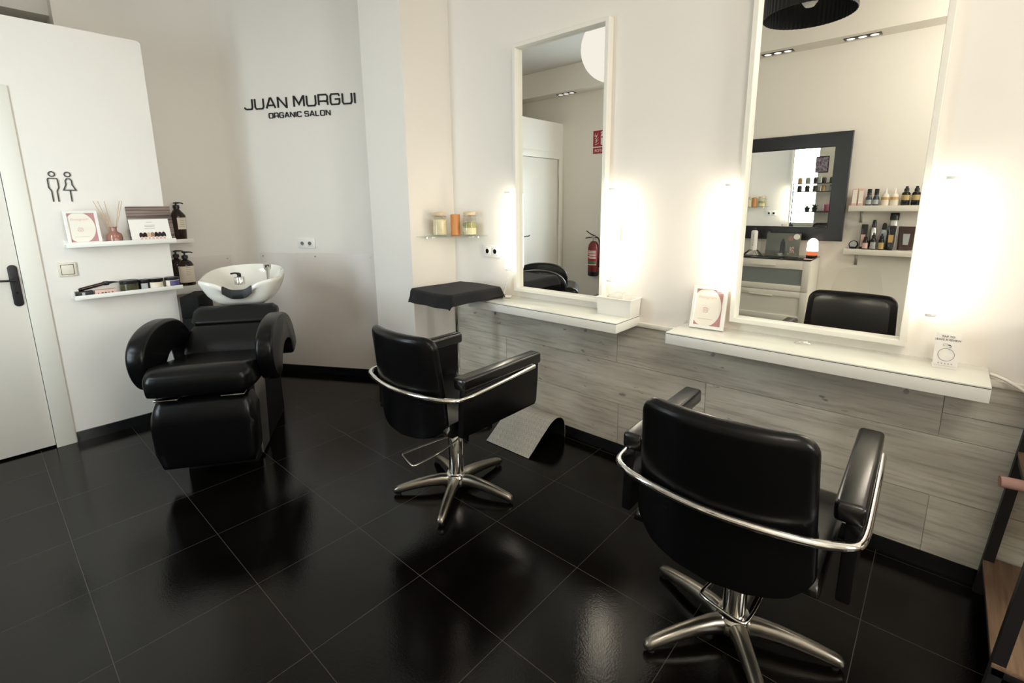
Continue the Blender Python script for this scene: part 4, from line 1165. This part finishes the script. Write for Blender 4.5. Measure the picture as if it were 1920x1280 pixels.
# lower shelf
t = thing('hand_mirror', 'round black compact standing open on the lower product shelf', 'compact', (-.640, -.69, Lw + .002), Hf + R(10), R(-20), group=G2)
B().cyl((0, .012, .038), .038, .014, 28, 'y', .004).build('case', 'black_gloss', t); B().cyl((0, -.0025, .038), .029, .001, 24, 'y').build('window', 'label_grey', t)
B().cyl((0, .012, .003), .030, .010, 20, 'z', .003).build('foot', 'black', t)
carton(-.567, -.70, Lw, 'tall dark and pink carton leaning behind the small dropper bottle', .045, .045, .222, 'black', ('pale_pink', .02, .13), G2, rx=R(-3))
def dropper(x, l, lm, h, y=-.665): flask(x, y, Lw, l, [(0, 0), (.021, 0), (.022, .003), (.022, h * .55), (.016, h * .64), (.011, h * .68), (0, h * .68)], 'amber', ('black', [(0, h * .685), (.014, h * .685), (.014, h * .83), (.007, h * .87), (.006, h), (0, h)]), (lm, .022, .008, h * .45), G2)
dropper(-.545, 'small dropper bottle with a pale pink label on the lower shelf', 'pale_pink', .13)
dropper(-.489, 'small dropper bottle with a grey label on the lower shelf', 'label_grey', .15)
dropper(-.430, 'small dropper bottle with a mustard label on the lower shelf', 'label_gold', .145)
flask(-.500, -.715, Lw, 'tall clear cylinder bottle with black cap behind the grey label dropper', [(0, 0), (.024, 0), (.026, .004), (.026, .175), (.020, .192), (.015, .196), (0, .196)], 'silver_pack', ('black_gloss', [(0, .197), (.017, .197), (.015, .245), (.010, .262), (0, .264)]), ('ink', .026, .02, .07), G2)
flask(-.426, -.722, Lw, 'dark bottle with a slim black spray cap behind the black tube', [(0, 0), (.026, 0), (.028, .004), (.028, .150), (.018, .172), (.013, .176), (0, .176)], 'label_grey', ('black', [(0, .177), (.016, .177), (.014, .222), (.008, .236), (0, .237)]), None, G2)
flask(-.362, -.718, Lw, 'silver can with a black cap, tallest on the lower shelf', [(0, 0), (.030, 0), (.032, .004), (.032, .255), (.028, .262), (0, .262)], 'silver_pack', ('black_gloss', [(0, .263), (.033, .263), (.033, .318), (.029, .325), (0, .326)]), None, G2)
def tube_pack(x, y, label, w, h, m, lm, lab, d=.022):
    t = thing('product_tube', label, 'tube', (x, y, Lw), Hf, group=G2)
    rg = []
    for i in range(9):
        u = i / 8; rg.append([(xx, yv, .03 + (h - .03) * u) for xx, yv in sup(w / 2 * (.80 + .20 * u), d * (1 - u * .93), 20, 2.2)])
    B().loft(rg).build('tube_body', m, t); B().cyl((0, 0, 0), w * .36, .031, 20, bev=.003).build('cap', 'black_gloss', t)
    B().prism([(-w * .24, lab[0]), (w * .24, lab[0]), (w * .30, lab[1]), (-w * .30, lab[1])], 'xz', -d * .92, -d * .55).build('label', lm, t)
    return t
tube_pack(-.366, -.660, 'black tube with a gold label in front of the silver can', .062, .215, 'black_gloss', 'amber_clear', (.07, .135))
t = thing('product_sachet', 'wide brown sachet with a grey tube shape at the shelf end', 'sachet', (-.262, -.685, Lw), Hf, R(-6), group=G2)
rg = []
for i in range(9):
    u = i / 8; rg.append([(xx, yv, .005 + .205 * u) for xx, yv in sup(.056 + .004 * u, .016 * (1 - u * .85) + .002, 20, 3)])
B().loft(rg).build('pouch', 'bronze_pack', t)
B().prism([(-.018, .05), (.018, .05), (.024, .145), (-.024, .145)], 'xz', -.0165, -.010).build('label', 'label_grey', t)

# clear chair
t = thing('ghost_chair', 'clear acrylic chair beside the dresser, seen over the black chair back', 'chair', (-.555, -.36, 0), Hf)
def gback(u, v):
    z = .47 + .39 * v; w = .225 - .075 * v ** 1.4; x = (u * 2 - 1) * w
    return (x, .20 + .09 * v - .05 * (u * 2 - 1) ** 2, z + (.0 - .03 * abs(u * 2 - 1) ** 5))
B().sheet(gback, 20, 16, .008).build('backrest', 'acrylic', t, ang=60)
def gseat(u, v): return ((u - .5) * .46, -.22 + .43 * v, .455 + .012 * (2 * u - 1) ** 2 - .02 * (1 - v) ** 4)
B().sheet(gseat, 12, 12, .010).build('seat', 'acrylic', t, ang=60)
for sx in (-1, 1):
    for sy in (-1, 1): B().tube([(sx * .19, .0 + sy * .18, .448), (sx * .215, sy * .215, .0)], [.014, .011], 12).build('leg', 'acrylic', t)

# fire extinguisher and its sign
t = thing('fire_extinguisher', 'red fire extinguisher hanging beside the restroom door', 'extinguisher', (-3.42, YR + .085, .53), Hf)
B().lathe([(0, 0), (.060, 0), (.070, .008), (.072, .02), (.072, .06)], n=32).build('foot_ring', 'black', t)
B().lathe([(.0, .0601), (.072, .0601), (.072, .36), (.064, .41), (.04, .445), (.022, .455), (0, .455)], n=32).build('cylinder', 'red', t)
b = B(); b.cyl((0, 0, .455), .018, .045, 16); b.box((.0, 0, .51), (.05, .03, .03), .004); b.build('valve', 'steel', t)
b = B(); b.tube([(-.02, 0, .520), (.05, 0, .545), (.115, 0, .585)], [.011, .010, .007], 8, 1); b.tube([(-.02, 0, .503), (.06, 0, .500), (.125, 0, .490)], [.011, .009, .007], 8, 1); b.build('grip', 'black', t)
b = B(); b.tube([(-.025, 0, .51), (-.07, 0, .50), (-.095, 0, .42), (-.092, 0, .25), (-.085, 0, .12)], .010, 10, 2); b.build('hose', 'black', t)
rg = []
for i in range(19):
    a = R(-160 + 140 * i / 18); c, s = cos(a), sin(a); rg.append([((.0715 + e) * c, (.0715 + e) * s, z) for e, z in ((0, .14), (.0012, .14), (.0012, .345), (0, .345))])
lb = B().loft(rg).build('label', 'red_sign', t)
b = B()
def band(z0, z1, a0, a1, mb):
    rg = []
    for i in range(9):
        a = R(a0 + (a1 - a0) * i / 8); c, s = cos(a), sin(a); rg.append([((.073 + e) * c, (.073 + e) * s, z) for e, z in ((-.001, z0), (.0006, z0), (.0006, z1), (-.001, z1))])
    mb.loft(rg)
for q, (z0, a1) in enumerate(((.325, -40), (.305, -60), (.285, -45), (.27, -75), (.25, -50), (.235, -70))): band(z0, z0 + .009, -145, a1, b)
band(.150, .158, -150, -30, b); b.build('print_lines', 'paper', lb)
b = B(); band(.165, .195, -150, -50, b); b.build('green_band', 'green_label', lb)
t = thing('extinguisher_sign', 'red fire extinguisher sign high on the rear wall', 'sign', (-3.370, YR + .001, 2.085), Hf)
B().bx(-.145, .145, -.003, 0, 0, .285, .0005).build('plate', 'paper', t)
B().bx(-.143, .143, -.0036, -.0028, .088, .283).build('picture_field', 'red_sign', t)
B().bx(-.143, .143, -.0036, -.0028, .002, .076).build('text_field', 'red_sign', t)
text('lettering', 'EXTINTOR', .048, 0, .023, -.0040, 'paper', t, sx=1.05)
b = B()
for q, (x, z, l, a) in enumerate(((.088, .115, .05, 20), (.088, .140, .055, 38), (.086, .160, .055, 48), (.090, .185, .05, 60), (.100, .215, .04, 75), (.080, .212, .05, 55))):
    c, s = cos(R(180 - a)), sin(R(180 - a)); b.tube([(x + .018, -.004, z), (x + .018 + c * l * .5, -.004, z + s * l * .45), (x + .018 + c * l, -.004, z + s * l)], [.006, .008, .002], 6, 1)
b.build('flame', 'paper', t)
b = B(); b.prism([(-.025, .105), (.025, .105), (.030, .112), (.030, .222), (.022, .238), (.010, .244), (.010, .252), (.030, .246), (.034, .256), (.006, .272), (-.012, .268), (-.03, .240), (-.036, .20), (-.030, .112)], 'xz', -.0042, -.0034); b.build('extinguisher_picture', 'paper', t)
B().bx(-.030, .024, -.0047, -.0040, .190, .210).build('red_band', 'red_sign', t)

# plant rack, jars and picture by the shop window (seen through three reflections)
RX0, RX1, RYF, RYB = -2.88, -2.07, -.42, -.72
t = thing('plant_rack', 'slim black metal rack by the rear window with jars and plants', 'rack', ((RX0 + RX1) / 2, (RYF + RYB) / 2, 0))
hw_, hd_ = (RX1 - RX0) / 2, (RYF - RYB) / 2
for sx in (-1, 1):
    for sy in (-1, 1): B().bx(sx * hw_ - .008, sx * hw_ + .008, sy * hd_ - .008, sy * hd_ + .008, 0, 1.56).build('leg', 'iron', t)
TZ = (.50, 1.00, 1.40, 1.56)
for z in TZ: B().bx(-hw_ - .008, hw_ + .008, -hd_ - .008, hd_ + .008, z - .012, z + .001, .001).build('shelf_board', 'iron', t)
def small_jar(x, y, z, label, body, lidm, r=.042, h=.12):
    t = thing('storage_jar', label, 'jar', (x, y, z), 0, group='jars on the plant rack')
    B().lathe([(0, 0), (r, 0), (r, h * .8), (r * .8, h * .86), (0, h * .86)], n=18).build('jar_body', body, t); B().lathe([(0, h * .865), (r * .85, h * .865), (r * .85, h), (0, h)], n=18).build('lid', lidm, t)
jl = [('amber', 'black'), ('amber_clear', 'cork'), ('amber', 'cork'), ('label_grey', 'black'), ('olive', 'cork')]
nm = ['dark amber jar with black lid', 'honey coloured jar with pale lid', 'dark amber jar with pale lid', 'grey jar with black lid', 'olive jar with pale lid']
pos = ['at the window end', 'second from the window end', 'in the middle', 'second from the wall end', 'at the wall end']
for tier, z in (('middle', 1.402), ('top', 1.562)):
    for i in range(5):
        a, l = jl[(i * 2 + (tier == 'top')) % 5]; small_jar(RX0 + .16 + i * .14, -.56, z, '%s %s, plant rack %s tier' % (nm[(i * 2 + (tier == 'top')) % 5], pos[i], tier), a, l, h=.118)
def plant(x, z, label, seed, big):
    random.seed(seed)
    t = thing('potted_plant', label, 'plant', (x, -.57, z), 0, group='small plants on the rack')
    B().lathe([(0, 0), (.035, 0), (.052, .07), (.056, .075), (.050, .075), (.047, .065), (0, .065)], n=20).build('pot', 'pot', t)
    b = B()
    for i in range(26 if big else 14):
        a = random.uniform(0, 2 * pi); l = random.uniform(.05, .09) * (1.4 if big else .8); e = random.uniform(.5, 1.2); r0 = random.uniform(0, .02)
        p0 = Vector((r0 * cos(a), r0 * sin(a), .065)); d = Vector((cos(a) * cos(e), sin(a) * cos(e), sin(e))); sd = Vector((-sin(a), cos(a), 0)) * .012
        p1 = p0 + d * l * .6; p2 = p0 + d * l + Vector((0, 0, -.01))
        up = d.cross(sd).normalized() * .0012
        b.loft([[p0 - sd * .2, p0 + sd * .2, p0 + sd * .2 + up, p0 - sd * .2 + up], [p1 - sd, p1 + sd, p1 + sd + up, p1 - sd + up], [p2 - sd * .1, p2 + sd * .1, p2 + sd * .1 + up, p2 - sd * .1 + up]])
    b.build('leaves', 'leaf', t)
plant(-2.55, 1.002, 'low dark potted plant on the rack', 3, False); plant(-2.42, 1.002, 'taller bushy potted plant on the rack beside the pink tin', 5, True)
o = B().lathe([(0, 0), (.07, 0), (.075, .01), (.080, .13), (.078, .135), (0, .135)], n=24).build('pink_tin', 'pink_tin'); o.location = (-2.19, -.57, 1.002); tag(o, 'dusty pink tin on the plant rack beside the bushy plant', 'tin')
t = thing('art_print', 'small purple abstract print on the rear wall above the rack jars', 'picture', (-2.40, YR + .001, 1.76), Hf)
b = B(); w, h, f = .115, .32, .014
b.frame(-w, w, 0, h, f, 0, -.016, .001); b.build('frame', 'amber', t, ang=25)
B().bx(-w + f, w - f, -.008, -.002, f, h - f).build('print', 'art', t)

# pendant lamps, an added fill globe and the recessed soffit lights
def pendant(loc, label, kind):
    t = thing('pendant_lamp', label, 'lamp', loc)
    top = ZC - loc[2]
    gm = 'globe' if loc[0] < 0 else 'globe_fill'
    if kind == 'drum':
        r, h = .272, .30; rg = []; n = 120
        for k, z in ((1, 0), (1, h)):
            rg.append([((r * k + (.004 if i % 2 else 0)) * cos(2 * pi * i / n), (r * k + (.004 if i % 2 else 0)) * sin(2 * pi * i / n), z) for i in range(n)])
        ri = [[(x * .985, y * .985, z) for x, y, z in r_] for r_ in reversed(rg)]
        B().loft(rg + ri + [rg[0]], caps=False).build('shade', 'pleat', t, ang=10)
        b = B()
        for i in range(3): a = 2 * pi * i / 3; b.tube([(0, 0, h - .02), (.278 * cos(a), .278 * sin(a), h - .02)], .003, 6)
        b.build('spider', 'black', t)
        B().lathe([(0, .05), (.028, .056), (.046, .08), (.050, .10), (.042, .13), (.02, .15), (0, .15)], n=24).build('bulb', 'bulb', t)
        B().cyl((0, 0, .15), .024, .10, 16).build('socket', 'black', t); z0 = .25
    else:
        r = .275; B().lathe([(max(r * cos(a), .012 if abs(a) > 1.5 else 0), r + r * sin(a)) for a in [-pi / 2 + pi * i / 24 for i in range(25)]], n=48).build('shade', gm, t, ang=60); z0 = 2 * r
    B().cyl((0, 0, z0), .004, top - z0 - .02, 8).build('cable', 'black' if kind == 'drum' else 'white_gloss', t)
    B().cyl((0, 0, top - .025), .05, .025, 20, bev=.004).build('canopy', 'black' if kind == 'drum' else 'white_gloss', t)
pendant((-.865, .80, 2.675), 'black pleated drum pendant lamp seen in the near mirror', 'drum')
pendant((-2.345, .80, 2.50), 'large round white paper pendant lamp seen in the far mirror', 'globe')
pendant((.62, .22, 2.42), 'added white paper globe, unseen, lit to brighten the room from behind the camera', 'globe')  # unseen globe, added to brighten the rear wall
for i, (x, lab) in enumerate(((-.750, 'black triple spot plate in the soffit, at the product shelf end'), (-1.413, 'black triple spot plate in the soffit, above the black framed mirror'), (-2.20, 'black triple spot plate in the soffit, above the plant rack'), (-3.05, 'black triple spot plate in the soffit, between window and extinguisher'), (-3.87, 'black triple spot plate in the soffit, above the restroom partition'))):
    t = thing('recessed_spotlight', lab, 'ceiling light', (x, -.655, 2.853), 0, group='triple spot plates in the soffit')
    B().bx(-.135, .135, -.045, .045, -.004, 0, .001).build('plate', 'black', t)
    for q in (-1, 0, 1):
        B().lathe([(0, -.0048), (.031, -.0048), (.031, -.004), (0, -.004)], (q * .085, 0, 0), 24).build('spot', 'spot', t)
# ------------------------------------------------------------------ light
def area(name, loc, rot, sx, sy, power, col):
    l = bpy.data.lights.new(name, 'AREA'); l.shape = 'RECTANGLE'; l.size = sx; l.size_y = sy; l.energy = power; l.color = col
    o = bpy.data.objects.new(name, l); COL.objects.link(o); o.location = loc; o.rotation_euler = rot; return o
def spot(name, loc, rot, power, col, ang=100, blend=.8, rad=.05):
    l = bpy.data.lights.new(name, 'SPOT'); l.energy = power; l.color = col; l.spot_size = R(ang); l.spot_blend = blend; l.shadow_soft_size = rad
    o = bpy.data.objects.new(name, l); COL.objects.link(o); o.location = loc; o.rotation_euler = rot; return o
# daylight through the shop window, and warm fill through the added east window
area('daylight_south', ((WX0 + WX1) / 2, YR - .16, (WZ0 + WZ1) / 2), (R(90), 0, 0), WX1 - WX0, WZ1 - WZ0, P_SOUTH, (.80, .91, 1))
area('fill_east', (XE + .16, (EY0 + EY1) / 2, (EZ0 + EZ1) / 2), (R(90), 0, R(90)), EY1 - EY0, EZ1 - EZ0, P_EAST, (1, .955, .90))
w = bpy.data.worlds.new('sky'); scene.world = w; w.use_nodes = True
bg = w.node_tree.nodes['Background']; bg.inputs[0].default_value = (.72, .85, 1, 1); bg.inputs[1].default_value = 1.6

# ------------------------------------------------------------------ camera (solved from the tile grid and the wall lines)
cam = bpy.data.cameras.new('camera'); co = bpy.data.objects.new('camera', cam); COL.objects.link(co)
rt = Vector((0.7457110847573893, 0.6661854325593828, -0.010580525300083948))
dn = Vector((0.12087229788827959, -0.15088400385147163, -0.9811339893128543))
fw = Vector((-0.6552136030892253, 0.7303635990569471, -0.1930392382377691))
mt = Matrix((rt, -dn, -fw)).transposed().to_4x4(); mt.translation = (0, 0, 1.45694)
co.matrix_world = mt
cam.sensor_width = 36; cam.sensor_fit = 'HORIZONTAL'; cam.lens = 909.049 / 1920 * 36
cam.shift_x = (960 - 957.139) / 1920; cam.shift_y = (563.106 - 640) / 1920
cam.clip_start = .02; cam.clip_end = 60
scene.camera = co
vs = scene.view_settings
vs.view_transform = 'Standard'; vs.look = 'None'; vs.gamma = 1; vs.use_curve_mapping = False; vs.exposure = EXPO
cy = scene.cycles
cy.max_bounces = 14; cy.diffuse_bounces = 6; cy.glossy_bounces = 8; cy.transmission_bounces = 6; cy.transparent_max_bounces = 24
cy.caustics_reflective = True; cy.blur_glossy = .6; cy.caustics_refractive = False
cy.sample_clamp_indirect = 6
cy.use_denoising = True
